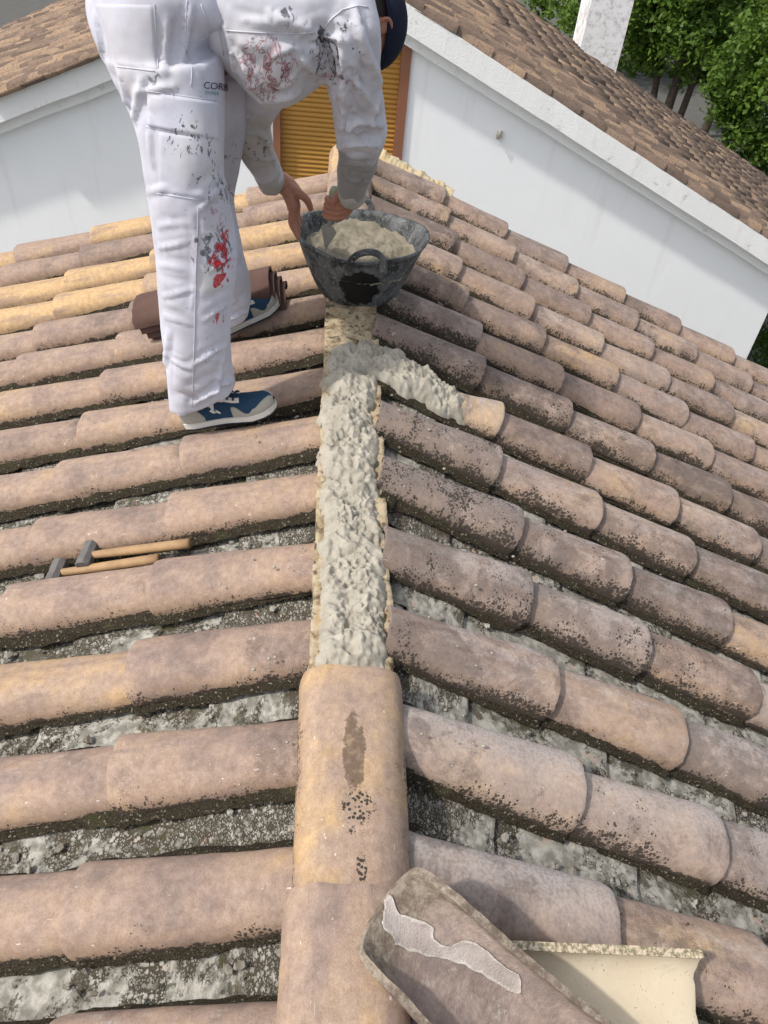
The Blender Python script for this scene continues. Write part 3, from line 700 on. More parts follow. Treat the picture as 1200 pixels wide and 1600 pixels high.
def tree(name, base, trunks, crowns, nleaf, size, label, seed, cat='tree', group=None):
    rt = tag(empty(name, base), label, cat, group); rs = random.Random(seed); b = MB(); bx, by, bz = base
    for (dx, dy, h, r) in trunks:
        pts = [Vector((bx+dx*.3, by+dy*.3, bz)), Vector((bx+dx*.6+rs.uniform(-.1, .1), by+dy*.6, bz+h*.4)), Vector((bx+dx+rs.uniform(-.2, .2), by+dy, bz+h*.75)), Vector((bx+dx*1.4, by+dy*1.4, bz+h))]
        b.tube(pts, [r, r*.8, r*.6, r*.35], 8, sub=5)
        for k in range(7):
            c = rs.choice(crowns); q = pts[2].lerp(pts[3], rs.random()); e = Vector(c[0])+Vector((rs.uniform(-.6, .6), rs.uniform(-.6, .6), rs.uniform(-.4, .4)))*c[1]*.8
            b.tube([q, q.lerp(e, .5)+Vector((0, 0, rs.uniform(0, .3))), e], [r*.35, r*.22, r*.08], 6, sub=3)
    if trunks: b.build('trunk', BARK, rt)
    V = np.zeros((nleaf*4, 3)); n = 0; tot = sum(c[1]**2 for c in crowns)
    for (c, rad) in crowns:
        k_ = int(nleaf*rad**2/tot); clumps = []
        for _ in range(max(6, int(26*rad))):
            d = Vector((rs.gauss(0, 1), rs.gauss(0, 1), rs.gauss(0, .8))).normalized()*rad*rs.uniform(.45, 1.02); clumps.append((Vector(c)+d, rad*rs.uniform(.14, .32)))
        for _ in range(k_):
            if n >= nleaf: break
            q, cr = rs.choice(clumps); d = Vector((rs.gauss(0, .5), rs.gauss(0, .5), rs.gauss(0, .38)))*cr*1.5; p = q+d
            nrm = Vector((rs.gauss(0, .7), rs.gauss(0, .7), rs.uniform(.1, 1.3))).normalized(); t = nrm.orthogonal().normalized(); t = Matrix.Rotation(rs.uniform(0, 6.28), 3, nrm) @ t; bb = nrm.cross(t)
            sz = size*rs.uniform(.6, 1.3)
            for j, v in enumerate((p-t*sz*.6, p+bb*sz*.33-nrm*sz*.08, p+t*sz*.6, p-bb*sz*.33-nrm*sz*.08)): V[n*4+j] = v
            n += 1
    V = V[:n*4]; F_ = np.arange(n*4).reshape(-1, 4)
    me = bpy.data.meshes.new('crown'); me.vertices.add(n*4); me.vertices.foreach_set('co', V.ravel().astype('f')); me.loops.add(n*4); me.loops.foreach_set('vertex_index', F_.ravel().astype('i'))
    me.polygons.add(n); me.polygons.foreach_set('loop_start', (np.arange(n)*4).astype('i')); me.update(); me.validate(); me.materials.append(LEAF)
    link('crown', me, rt, None, False); return rt
def P(x, y, Y): return tuple(at(x, y, Y))
def gz(x, y, Y, z=-6):
    p = at(x, y, Y); return (p.x, p.y, z)
tree('leafy_tree', gz(1062, 120, 22), [(0, 0, 5.2, .16), (-.7, .3, 5.0, .12), (.6, -.2, 5.2, .12)], [(P(1040, 10, 22), 1.15), (P(1100, 40, 21.5), 1.0), (P(1000, -50, 22.5), 1.2), (P(1110, -60, 22), 1.4), (P(1035, 62, 22.5), .75), (P(1090, 85, 22.5), .6), (P(985, 45, 23), .9), (P(1010, 88, 24), .6), (P(1120, 105, 22), .8), (P(1060, 105, 24), .5), (P(1180, -30, 23), 1.3)], 30000, .13, 'green leafy tree just right of the white chimney, dark trunks below', 3, group=None)
tree('leafy_tree', gz(1190, 250, 17), [(0, 0, 4.6, .12)], [(P(1180, 120, 17), .85), (P(1200, 180, 17), .8), (P(1240, 60, 17.5), 1.1), (P(1150, 175, 17.3), .5), (P(1170, 215, 17.2), .5), (P(1215, 235, 17), .7), (P(1185, 50, 18), .6)], 17000, .115, 'brighter green tree at the right edge, nearer than the tree by the chimney', 4)
tree('leafy_tree', gz(1000, -90, 34), [(0, 0, 5, .2)], [(P(960, -30, 34), 2.6), (P(1090, 10, 36), 2.2), (P(880, -40, 36), 1.6), (P(1190, 60, 36), 2.4), (P(1250, 120, 34), 2.2)], 20000, .2, 'dark background tree farthest away behind the chimney', 5)
tree('leafy_tree', gz(1150, 60, 27), [(0, 0, 4.8, .15)], [(P(1150, 60, 27), 1.0), (P(1195, 20, 27), 1.3), (P(1095, 90, 27.5), .5), (P(1220, 110, 27), 1.2)], 12000, .14, 'tree seen between the two nearer trees at the top right corner', 15)
tree('garden_shrub', gz(1195, 545, 10.5), [], [(tuple(at(1200, 545, 10.5)), .75), (tuple(at(1240, 520, 11)), .9), (tuple(at(1215, 600, 10.6)), .9)], 7000, .06, 'dark green shrub beyond the corner of the white wall', 6, 'shrub')

# ------------------------------------------------------------------ tub of mortar
def mat_tub():
    m = NT('rubber_tub'); P = m.co(); a = m.noise(P, 9, 6, .7, .5); f = m.noise(P, 90, 5, .75); g = m.noise(m.vm('MULTIPLY', P, (40, 40, 9)), 1, 4, .7)
    k = m.step(m.add(m.mul(a, .6), m.mul(g, .4)), .40, .58)
    c = m.mix(k, (.022, .023, .024), (.13, .135, .135)); c = m.mix(m.mul(m.step(f, .55, .66), .7), c, (.36, .35, .32))
    # clean patch torn in the cement film
    d = m.vm('LENGTH', m.vm('MULTIPLY', m.vm('SUBTRACT', P, (.0, -.2, .095)), (1.15, 1, 1.0)), (0, 0, 0))
    pk = m.step(m.add(d, m.mul(m.sub(m.noise(P, 30, 4), .5), .07)), .080, .088, 1.0, 0.0)
    c = m.mix(pk, c, (.006, .006, .007))
    return m.out(c, .6, m.bump(m.add(f, k), .5, .003), .35)
TUBM = mat_tub()
TC = Vector((-.098, 2.665, .016)); RB, RT_, HB = .128, .224, .234
tub = empty('mortar_tub', TC); tag(tub, 'black rubber tub crusted with cement, balanced on the roof ridge', 'tub')
def rim(q, t):
    # t 0 bottom..1 top ; sagging front and back, pulled out at the handles
    sag = -.020*math.cos(q+math.pi/2)**2*0-.016*math.sin(q)**2*(t**2)
    rr = RB+(RT_-RB)*t**.68; rr *= 1+.035*math.cos(2*q)*t
    return Vector((rr*math.cos(q), rr*math.sin(q), HB*t+sag+.004*math.sin(5*q+1)*t))
vs = []; fs = []; n = 64; prof = [(0, 0), (.02, 0), (.1, 0), (.25, 0), (.4, 0), (.55, 0), (.7, 0), (.85, 0), (.93, 0), (.95, .007), (1.0, .008), (1.0, -.004), (.9, -.005), (.5, -.005), (.3, -.005)]
for t, o_ in prof:
    for k in range(n):
        q = 2*math.pi*k/n; p = rim(q, t); r_ = Vector((math.cos(q), math.sin(q), 0)); e = .0022*fbm(p+Vector((3, 3, 3)), 25, 3); vs.append(TC+p+r_*(o_+e))
for i in range(len(prof)-1):
    for k in range(n): fs.append((i*n+k, i*n+(k+1) % n, (i+1)*n+(k+1) % n, (i+1)*n+k))
fs.append(tuple(range(n))[::-1])
me = mesh('tub_body', [v-TC for v in vs], fs); o = link('tub_body', me, None, TUBM); o.parent = tub
for qa in (math.radians(-86), math.radians(94)):
    b = MB(); pts = []
    for i in range(11):
        a = math.pi*i/10; s_ = math.cos(a)*.058; up = math.sin(a)*.062; q = qa+s_/RT_; p = rim(q, .97); pts.append(p+Vector((math.cos(q), math.sin(q), 0))*(.010+up*.15)+Vector((0, 0, up-.012+(-.02 if i in (0, 10) else 0))))
    b.tube(pts, [.016, .013, .011, .011, .011, .0115, .011, .011, .011, .013, .016], 10, sub=3)
    o = b.build('handle', TUBM, None); o.parent = tub
# the mortar inside it
vs = []; fs = []; nr, na = 46, 110
for i in range(nr+1):
    for k in range(na):
        q = 2*math.pi*k/na; rr = i/nr; lim = rim(q, .66); p = Vector((lim.x*rr*.985, lim.y*rr*.985, 0))
        z = lim.z*0+.146+.022*(p.y/.2)-.018*math.exp(-((p.x+.07)**2+(p.y+.04)**2)/.006)+.010*fbm(p+Vector((4, 0, 0)), 18, 4)+.006*(1-abs(nz(p, 45))*2)+.003*nz(p, 110)+.028*max(0, rr-.82)*5*(.5+.7*fbm(p, 9, 2))*(p.y > -.12)
        vs.append(TC+Vector((p.x, p.y, z)))
for i in range(nr):
    for k in range(na): fs.append((i*na+k, (i+1)*na+k, (i+1)*na+(k+1) % na, i*na+(k+1) % na))
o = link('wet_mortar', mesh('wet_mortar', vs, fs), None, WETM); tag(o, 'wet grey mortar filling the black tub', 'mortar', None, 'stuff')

# ------------------------------------------------------------------ the worker
W = tag(empty('person', (-.45, 2.2, -.08)), 'worker in paint-stained white overalls and dark cap bending over the tub', 'person')
def mat_skin():
    m = NT('skin'); P = m.co(); n = m.noise(P, 35, 4); k = m.noise(P, 9, 2)
    c = m.mix(n, (.30, .135, .085), (.42, .20, .13)); c = m.mix(m.mul(m.step(k, .5, .7), .4), c, (.36, .12, .08)); c = m.mix(m.mul(m.step(m.noise(P, 120, 4), .6, .7), .35), c, (.45, .4, .33))
    m.out(c, .55, m.bump(m.noise(P, 160, 3), .3, .001), .35, Subsurface_Weight=.08, Subsurface_Radius=(.01, .004, .002)); return m.m
SKIN = mat_skin()
def spots(m, P, base, lst, sc=40, lo=.5):
    """irregular stains: list of (centre, radius, colour, scale, threshold, strength)"""
    for (c, r, col, s_, th, st) in lst:
        d = m.vm('LENGTH', m.vm('SUBTRACT', P, tuple(c)), (0, 0, 0)); f = m.noise(m.vm('MULTIPLY', m.vm('ADD', P, (r*50, 0, 0)), (1, 1, .6)), s_, 4, .62, 1.0)
        k = m.step(d, r*.35, r, 1.0, 0.0)
        if th < 0: k = m.mul(m.step(m.math('ABSOLUTE', m.sub(f, -th)), .012, .045, 1.0, 0.0), m.step(k, .35, .7))
        else: k = m.step(m.add(f, m.mul(m.sub(k, 1.0), .45)), th, th+.06)
        k = m.mul(k, m.step(m.noise(P, 160, 3, .7), .25, .55, .55, 1.0))
        base = m.mix(m.mul(k, st), base, col)
    return base
def mat_cloth(name, base, stains, grime_and_shade, weave=700):
    m = NT(name); P = m.co(); f = m.noise(P, 6, 5, .65); c = m.mix(m.step(f, .35, .7), base, tuple(x*q for x, q in zip(base, (.84, .82, .79)))); c = m.mix(m.mul(m.step(m.noise(P, 26, 5, .75), .60, .72), .35), c, tuple(x*.62 for x in base))
    for (cpos, r, col, st) in grime_and_shade:
        d = m.vm('LENGTH', m.vm('SUBTRACT', P, tuple(cpos)), (0, 0, 0)); k = m.mul(m.step(m.add(d, m.mul(m.sub(m.noise(P, 14, 4), .5), r*.9)), r*.6, r, 1.0, 0.0), st); c = m.mix(k, c, col)
    c = spots(m, P, c, stains)
    return m.out(c, .85, m.bump(m.add(m.mul(m.noise(m.vm('MULTIPLY', P, (1, 1, .45)), 20, 2), .8), m.mul(m.noise(P, weave, 2), .06)), .25, .003), .15, Sheen_Weight=.15)
# --- trousers
def leg(mb, rows, ydep, pw=2.3, tilt=None):
    secs = []
    for (xa, xb, yp, Y, dp) in rows:
        q_ = 16*max(0, (yp-470)/160) if Y < 2.2 else 8*max(0, (yp-430)/80)
        a = at(xa, yp+q_, Y); b_ = at(xb, yp-q_, Y); c = (a+b_)/2; secs.append((c, Vector(((b_.x-a.x)/2*.965, 0, (b_.z-a.z)/2)), Vector((0, dp, 0))))
    mb.loft(secs, 32, 4, pw)
mb = MB()
near = [(263, 370, 622, 1.945, .075), (258, 361, 560, 1.93, .088), (251, 362, 490, 1.935, .090), (244, 371, 420, 1.94, .095), (238, 366, 350, 1.95, .100), (229, 352, 280, 1.97, .105), (217, 352, 210, 1.99, .112), (195, 352, 150, 2.02, .125), (160, 350, 80, 2.06, .15)]
leg(mb, near, None)
far = [(316, 388, 500, 2.49, .080), (312, 392, 450, 2.47, .088), (300, 378, 380, 2.44, .092), (290, 368, 320, 2.42, .10), (268, 380, 250, 2.39, .11), (262, 388, 180, 2.36, .115), (240, 385, 110, 2.33, .13)]
leg(mb, far, None)
# pelvis: lofted from the crotch up and over to the waist
mb.loft([(at(282, 135, 2.17), (.085, 0, .02), (0, .20, 0)), (at(270, 105, 2.17), (.112, 0, .01), (0, .235, 0)), (at(257, 75, 2.17), (.134, 0, .0), (0, .245, 0)), (at(247, 35, 2.17), (.152, 0, -.02), (0, .24, 0)), (at(260, -10, 2.17), (.155, 0, -.05), (0, .235, 0)), (at(300, -45, 2.17), (.14, 0, -.10), (0, .225, 0)), (at(330, -70, 2.17), (.09, 0, -.10), (0, .18, 0))], 36, 4, 2.2)
tm = remesh(mb, .0075, 6, .6)
rf = random.Random(4)
def pv(x, y, Y): return tuple(at(x, y, Y))
fl = []
def nf(x0, y0, x1, y1, wd=.007, h=.006): fl.append((x0, y0, x1, y1, wd, h))
for a in ((240, 388, 292, 378, .006, .006), (243, 402, 300, 412, .006, -.006), (238, 356, 300, 350, .008, .004), (247, 466, 300, 452, .006, .005), (246, 428, 305, 444, .006, -.005), (250, 492, 300, 507, .006, .005), (242, 415, 285, 422, .005, .004), (250, 478, 285, 488, .004, -.004),
          (370, 470, 320, 500, .007, .007), (368, 452, 322, 470, .006, -.007), (368, 398, 330, 424, .007, .007), (362, 535, 300, 572, .008, .008), (362, 570, 290, 604, .008, -.008), (372, 590, 305, 632, .010, .014), (372, 612, 330, 600, .007, -.009), (270, 612, 330, 636, .010, -.009), (262, 560, 302, 578, .008, .006), (350, 560, 335, 625, .010, .008),
          (212, 145, 275, 135, .008, .008), (220, 160, 250, 200, .007, -.007), (222, 120, 205, 195, .010, .009), (256, 110, 262, 30, .008, .009), (268, 105, 275, 25, .008, -.009), (300, 100, 332, 84, .009, -.010), (284, 95, 298, 15, .008, .009), 
          (345, 258, 300, 296, .006, -.007), (352, 285, 310, 330, .007, .007), (232, 300, 262, 290, .007, .006), (258, 615, 264, 520, .009, .008), (270, 600, 272, 520, .008, -.006), (226, 240, 240, 320, .008, -.006), (233, 205, 240, 260, .007, .006),
          (152, 40, 180, 130, .010, -.010), (146, 20, 160, 90, .008, .009), (186, 120, 218, 230, .010, .009), (170, 110, 215, 200, .008, -.007), (300, 330, 300, 480, .006, .004),
          (392, 480, 355, 500, .008, .010), (390, 455, 372, 470, .007, -.010), (390, 500, 355, 515, .008, .010), (382, 400, 368, 430, .008, -.010), (376, 330, 366, 380, .008, .009), (372, 230, 362, 320, .010, .009), (380, 250, 372, 300, .008, -.008)): fl.append(a)
for i in range(16):
    y = rf.uniform(250, 620); l = rf.random() < .5; x0 = rf.uniform(245, 262) if l else rf.uniform(348, 366); x1 = x0+(rf.uniform(20, 55) if l else -rf.uniform(20, 55)); h_ = rf.choice((-1, 1))*rf.uniform(.002, .0045)
    nf(x0, y, x1, y+rf.uniform(-8, 22), rf.uniform(.004, .008), h_)
surf_folds(tm, fl)
co = arr(tm).astype(float); nn = narr(tm); dd = np.array([.0030*fbm((c[0]*1.0, c[1], c[2]*.35), 14, 2)+.006*nz((c[0]+5, c[1], c[2]*.55), 6.5)+.0006*nz(c, 60) for c in co]); setarr(tm, co+nn*dd[:, None])
def hit(x, y, bv, off=.002):
    d = ray(x, y).normalized(); loc, n, i, ds = bv.ray_cast(CAM, d)
    if loc is None: return None
    return loc+n*off
bvT = BVHTree.FromPolygons([v.co for v in tm.vertices], [tuple(p.vertices) for p in tm.polygons])
K = lambda x, y, Y=0: hit(x, y, bvT, 0) or at(x, y, Y or 1.86)
DK = (.03, .033, .04); RED = (.42, .012, .02); PINK = (.42, .13, .14)
tr_st = [(K(335, 395), .11, DK, 44, .455, .8), (K(350, 300), .06, DK, 55, .50, .8), (K(340, 345), .07, (.30, .12, .14), 45, .50, .6), (K(342, 398), .06, RED, 34, .43, .95), (K(352, 415), .05, (.30, .02, .03), 60, .46, .9), (K(347, 440), .045, RED, 34, .45, .95), (K(343, 498), .042, RED, 38, .49, .9), (K(350, 370), .04, RED, 50, .52, .9), (K(325, 415), .04, (.75, .73, .74), 50, .52, .9),
         (K(330, 270), .12, DK, 65, .56, .85), (K(285, 215), .09, DK, 70, .56, .9), (K(310, 225), .08, DK, 60, .57, .8), (K(300, 165), .14, DK, 90, .64, .8), (K(270, 470), .35, DK, 55, .70, .8), (K(330, 555), .07, DK, 90, .60, .8), (K(235, 115), .05, DK, 60, .57, .7), (K(290, 250), .35, DK, 70, .68, .8), (K(372, 300, 2.38), .12, DK, 60, .56, .85), (K(366, 240, 2.38), .10, DK, 60, .58, .85)]
TROUS = mat_cloth('white_trousers', (.57, .575, .66), tr_st, [(K(220, 90, 1.93), .12, (.56, .53, .5), .35), (K(330, 440), .05, (.55, .54, .52), .6), (K(345, 340), .07, (.45, .44, .46), .4), (K(320, 240), .10, (.62, .6, .6), .4), (K(370, 250, 2.38), .14, (.34, .34, .37), .6)])  # broad soft tones; the last and darkest greys the far leg
trs = link('trousers', tm, W, TROUS)
bvT = BVHTree.FromPolygons([v.co for v in tm.vertices], [tuple(p.vertices) for p in tm.polygons])
def bare(mb, name, mat, parent_obj, smooth=True):
    """child of a part of the person, in world coordinates"""
    me = mesh(name, mb.v, mb.f); o = link(name, me, None, mat, smooth); o.parent = parent_obj; return o
def seam(pts, bv, name, mat, parent_obj, r=.0016, off=.0005, close=False):
    P_ = []
    for (x0, y0), (x1, y1) in zip(pts, pts[1:]):
        n = max(2, int(math.hypot(x1-x0, y1-y0)/5))
        for i in range(n):
            h = hit(x0+(x1-x0)*i/n, y0+(y1-y0)*i/n, bv, off)
            if h: P_.append(h)
    b = MB(); b.tube(P_, r, 6); return b
def patch(poly, bv, off=.004, step=4.5, drop=.006):
    """cloth panel laid on the body: pixel polygon with corners in order TL,TR,BR,BL"""
    tl, tr, br, bl = poly; nu = int(max(math.dist(tl, tr), math.dist(bl, br))/step)+1; nv = int(max(math.dist(tl, bl), math.dist(tr, br))/step)+1
    vs = {}; fs = []; V = []
    for j in range(nv+1):
        for i in range(nu+1):
            u, v = i/nu, j/nv; x = (tl[0]*(1-u)+tr[0]*u)*(1-v)+(bl[0]*(1-u)+br[0]*u)*v; y = (tl[1]*(1-u)+tr[1]*u)*(1-v)+(bl[1]*(1-u)+br[1]*u)*v
            e = i in (0, nu) or j in (0, nv); p = hit(x, y, bv, -.0015 if e else off)
            if p is not None: vs[(i, j)] = len(V); V.append(p)
    for j in range(nv):
        for i in range(nu):
            k = [(i, j), (i, j+1), (i+1, j+1), (i+1, j)]
            if all(q in vs for q in k):
                P4 = [V[vs[q]] for q in k]
                if max((P4[a]-P4[b_]).length for a in range(4) for b_ in range(4)) < .05: fs.append(tuple(vs[q] for q in k))
    return MB().add(V, fs)
for nm, poly, off in (('cargo_pocket', ((246, 205), (346, 215), (343, 316), (246, 302)), .0025), ('pocket_flap', ((229, 142), (342, 158), (344, 222), (229, 198)), .006), ('back_pocket', ((146, 4), (241, 6), (247, 112), (183, 104)), .0022), ):
    bare(patch(poly, bvT, off), nm, TROUS, trs)
sm = MB()
for pts in ([(229, 142), (342, 158)], [(228, 198), (348, 222)], [(183, 104), (247, 112)], [(241, 6), (247, 112)], [(245, 302), (346, 318)], [(292, 0), (290, 72)], [(290, 72), (300, 66), (315, 62), (328, 52), (326, 36), (318, 18), (312, 0)], [(291, 72), (300, 110), (298, 140)], [(310, 320), (306, 420), (304, 520), (300, 640)], [(262, 648), (300, 648), (335, 642), (368, 618)]):
    b = seam(pts, bvT, 's', None, None, .0013, .0006); sm.add(b.v, b.f)
bare(sm, 'seams', TROUS, trs)
# maker's print on the thigh
INK = mat_plain('dark_print', (.03, .04, .07), .8, .2); TEAL = mat_plain('teal_print', (.08, .25, .30), .8, .2)
def print_text(txt, x0, y0, hpx, ang, bv, mat, parent_obj, name, wf=1.0):
    cu = bpy.data.curves.new('t', 'FONT'); cu.body = txt; cu.size = 1; cu.resolution_u = 3
    o = bpy.data.objects.new('t', cu); COL.objects.link(o); dg = bpy.context.evaluated_depsgraph_get(); me = bpy.data.meshes.new_from_object(o.evaluated_get(dg)); bpy.data.objects.remove(o)
    bm = bmesh.new(); bm.from_mesh(me); bmesh.ops.triangulate(bm, faces=bm.faces); bm.to_mesh(me); bm.free()
    V = []; ok = True; ca, sa = math.cos(ang), math.sin(ang)
    for v in me.vertices:
        x = v.co.x*hpx*1.4*wf; y = -v.co.y*hpx*1.4; h = hit(x0+x*ca-y*sa, y0+x*sa+y*ca, bv, .0035); V.append(h or Vector((0, 2.2, .9)))
    m2 = mesh(name, V, [tuple(p.vertices) for p in me.polygons if all(hit is not None for _ in p.vertices)]); o = link(name, m2, None, mat, False); o.parent = parent_obj; return o
print_text('CORB', 316, 138, 11, .10, bvT, INK, trs, 'printed_name', .95)
print_text('EXPER', 319, 147, 5.5, .10, bvT, TEAL, trs, 'printed_name', 1.0)

# --- hoodie: torso, near sleeve, far sleeve
mb = MB()
tors = [(at(312, 30, 2.17), .12, .13), (at(328, 32, 2.17), .150, .165), (at(350, 42, 2.17), .170, .190), (at(385, 60, 2.16), .20, .21), (at(425, 62, 2.16), .195, .215), (at(465, 50, 2.17), .175, .215), (at(505, 30, 2.18), .15, .21), (at(545, 15, 2.2), .12, .19), (at(580, 5, 2.22), .085, .13)]
mb.loft([(c+Vector((0, 0, .035)), Vector((-.25*a, 0, a*.88)), Vector((0, b_*.93, 0))) for c, a, b_ in tors], 40, 5, 2.15)
def arm(pts, n=26):
    secs = []
    P_ = [p for p, a, b_ in pts]
    for i, (p, a, b_) in enumerate(pts):
        t = (P_[min(i+1, len(P_)-1)]-P_[max(i-1, 0)]).normalized(); sx = t.cross(Vector((0, 1, .2))).normalized(); sy = t.cross(sx).normalized(); secs.append((p, sx*a, sy*b_))
    return secs
nearA = [(at(530, 5, 2.10), .080, .09), (at(543, 50, 2.06), .077, .082), (at(551, 105, 2.09), .070, .070), (at(559, 160, 2.14), .067, .064), (at(564, 208, 2.20), .070, .064), (at(561, 240, 2.28), .058, .058), (at(556, 262, 2.34), .056, .055), (at(551, 285, 2.40), .048, .047), (at(550, 303, 2.44), .041, .041)]
mb.loft(arm(nearA), 28, 5)
farA = [(at(450, 60, 2.36), .09, .09), (at(415, 120, 2.38), .082, .08), (at(388, 180, 2.42), .070, .066), (at(398, 225, 2.48), .058, .056), (at(414, 262, 2.54), .048, .046), (at(422, 279, 2.57), .044, .042)]
mb.loft(arm(farA), 28, 5)
hm = remesh(mb, .0075, 6, .6)
fl = []
for a in ((528, 200, 600, 196, .011, .014), (530, 217, 596, 214, .008, -.015), (528, 230, 592, 228, .009, .014), (533, 243, 588, 246, .007, -.013), (534, 254, 584, 258, .007, .009), (536, 266, 580, 273, .006, -.009), (537, 278, 575, 284, .006, .009), (538, 290, 570, 296, .005, -.007),
          (556, 18, 597, 130, .011, .013), (545, 28, 588, 152, .010, -.012), (530, 62, 542, 180, .011, .009), (574, 25, 592, 95, .009, -.011), (532, 170, 565, 222, .009, .013), (545, 150, 580, 212, .009, -.013), (597, 145, 582, 200, .009, .010), (520, 110, 545, 165, .008, .009), (560, 130, 590, 180, .008, .008),
          (502, 56, 520, 140, .010, -.030), (494, 60, 508, 130, .012, .012), (516, 60, 524, 120, .010, .010), (350, 90, 385, 155, .011, -.011), (362, 82, 405, 150, .011, .011), (346, 40, 362, 125, .010, .011), (395, 160, 470, 145, .012, .010), (400, 172, 460, 158, .008, -.008), (420, 20, 500, 56, .014, .009), (440, 60, 505, 75, .012, -.008), (334, 30, 350, 110, .009, -.014), (375, 70, 470, 80, .016, .006), (470, 90, 500, 120, .012, .009), (455, 110, 495, 140, .010, -.008), (360, 10, 420, 30, .014, -.008), (520, 20, 560, 30, .010, -.008),
          (358, 188, 404, 198, .009, -.012), (368, 206, 412, 213, .009, .011), (380, 230, 424, 234, .008, -.011), (352, 165, 398, 183, .009, .010), (388, 246, 428, 250, .007, .009), (396, 262, 434, 262, .006, -.008), (400, 200, 432, 262, .007, .007)): fl.append(a)
for i in range(26):
    x = rf.uniform(360, 500); y = rf.uniform(20, 160); a_ = rf.uniform(-.9, .3); l = rf.uniform(25, 60); fl.append((x, y, x+l*math.cos(a_), y+l*math.sin(a_), rf.uniform(.006, .011), rf.choice((-1, 1))*rf.uniform(.002, .005)))
    x = rf.uniform(530, 560); y = rf.uniform(60, 190); fl.append((x, y, x+rf.uniform(10, 35), y+rf.uniform(15, 50), rf.uniform(.005, .009), rf.choice((-1, 1))*rf.uniform(.002, .005)))
surf_folds(hm, fl)
co = arr(hm).astype(float); nn = narr(hm); dd = np.array([.0045*fbm(c, 9, 2)+.0008*nz(c, 50) for c in co]); setarr(hm, co+nn*dd[:, None])
bvH = BVHTree.FromPolygons([v.co for v in hm.vertices], [tuple(p.vertices) for p in hm.polygons])
H = lambda x, y, Y=0: hit(x, y, bvH, 0) or at(x, y, Y or 1.97)
DR = (.20, .035, .05)
h_st = [(H(415, 105), .095, DR, 24, -.5, .72), (H(440, 110), .06, DR, 34, -.5, .8), (H(415, 75), .045, (.36, .16, .17), 20, .44, .55), (H(405, 140), .07, DR, 40, -.5, .7), (H(520, 90), .12, DK, 50, .50, .85), (H(505, 60), .06, DK, 45, .48, .9), (H(450, 25), .035, DK, 40, .46, .8), (H(440, 110), .24, DK, 60, .625, .8), (H(540, 60, 1.99), .09, DK, 55, .57, .85), (H(575, 130, 2.03), .22, DK, 65, .67, .8), (H(395, 230, 2.4), .14, DK, 55, .57, .8), (H(550, 280, 2.32), .10, DK, 55, .58, .6), (H(525, 130, 2.0), .09, PINK, 30, .50, .45)]
HOOD = mat_cloth('white_sweatshirt', (.60, .60, .66), h_st, [(H(553, 292, 2.38), .21, (.25, .24, .225), .92), (H(400, 230, 2.42), .17, (.42, .39, .35), .75), (H(430, 160, 2.0), .12, (.52, .5, .5), .5), (H(380, 110), .10, (.6, .58, .58), .4)])  # sleeve grime, then torso patches: darker shade painted into the cloth colour
hood = link('sweatshirt', hm, W, HOOD)
bvH = BVHTree.FromPolygons([v.co for v in hm.vertices], [tuple(p.vertices) for p in hm.polygons])
sm = MB()
for pts in ([(342, 46), (380, 50), (420, 52), (470, 52), (498, 50)], [(500, 52), (515, 32), (535, 15), (560, 9), (580, 12)], [(500, 52), (510, 80), (516, 110)], [(332, 0), (338, 30), (344, 60), (350, 90)]):
    b = seam(pts, bvH, 's', None, None, .0015, .0006); sm.add(b.v, b.f)
bare(sm, 'seams', HOOD, hood)
# cuffs
for c0, c1, r_ in ((nearA[-2][0].lerp(nearA[-1][0], .2), nearA[-1][0]+(nearA[-1][0]-nearA[-2][0])*.35, .0445), (farA[-2][0].lerp(farA[-1][0], .1), farA[-1][0]+(farA[-1][0]-farA[-2][0])*.6, .0455)):
    b = MB(); b.tube([c0, c0.lerp(c1, .15), c0.lerp(c1, .5), c0.lerp(c1, .85), c1], [r_*.94, r_*1.0, r_*.98, r_, r_*.9], 24)
    for v in b.v: v += Vector((nz(v, 40), nz(v+Vector((3, 3, 3)), 40), nz(v+Vector((7, 7, 7)), 40)))*.004
    bare(b, 'cuff', mat_plain('dirty_cuff', (.42, .40, .37), .9, .1, 30, .3, .5), hood)

# --- body: one continuous skin (head, neck, torso, arms, hands, legs)
mb = MB()
HC = at(600, 22, 2.15)+Vector((-.052, .085, -.042)); UH = Vector((.74, .62, -.10)).normalized(); FH = Vector((.05, -.10, -1)).normalized(); FH = (FH-UH*FH.dot(UH)).normalized(); SH = UH.cross(FH).normalized()
MH = Matrix((FH, SH, UH)).transposed()           # local x = face direction, y = side, z = crown
def hd(x, y, z): return HC+MH @ Vector((x, y, z))
mb.ball(HC+UH*.02, (.094, .074, .098), 16, MH); mb.ball(hd(.028, 0, -.045), (.062, .056, .066), 12, MH)
mb.tube([hd(.085, 0, .02), hd(.106, 0, -.018), hd(.096, 0, -.03)], [.010, .014, .012], 8, sub=2)           # nose
mb.tube([hd(.07, -.035, .035), hd(.086, 0, .036), hd(.07, .035, .035)], .011, 8, sub=3)                     # brow
mb.tube([hd(.072, -.022, -.058), hd(.087, 0, -.058), hd(.072, .022, -.058)], .009, 8, sub=3); mb.ball(hd(.066, 0, -.092), (.022, .026, .02), 8, MH)
for sg in (-1, 1):
    mb.ball(hd(-.004, sg*.076, .0), (.019, .008, .030), 10, MH); mb.tube([hd(.006, sg*.078, -.022), hd(-.016, sg*.086, -.012), hd(-.020, sg*.088, .012), hd(-.004, sg*.084, .026), hd(.008, sg*.078, .018)], .005, 6, sub=3)
sh_c = at(545, 15, 2.2)
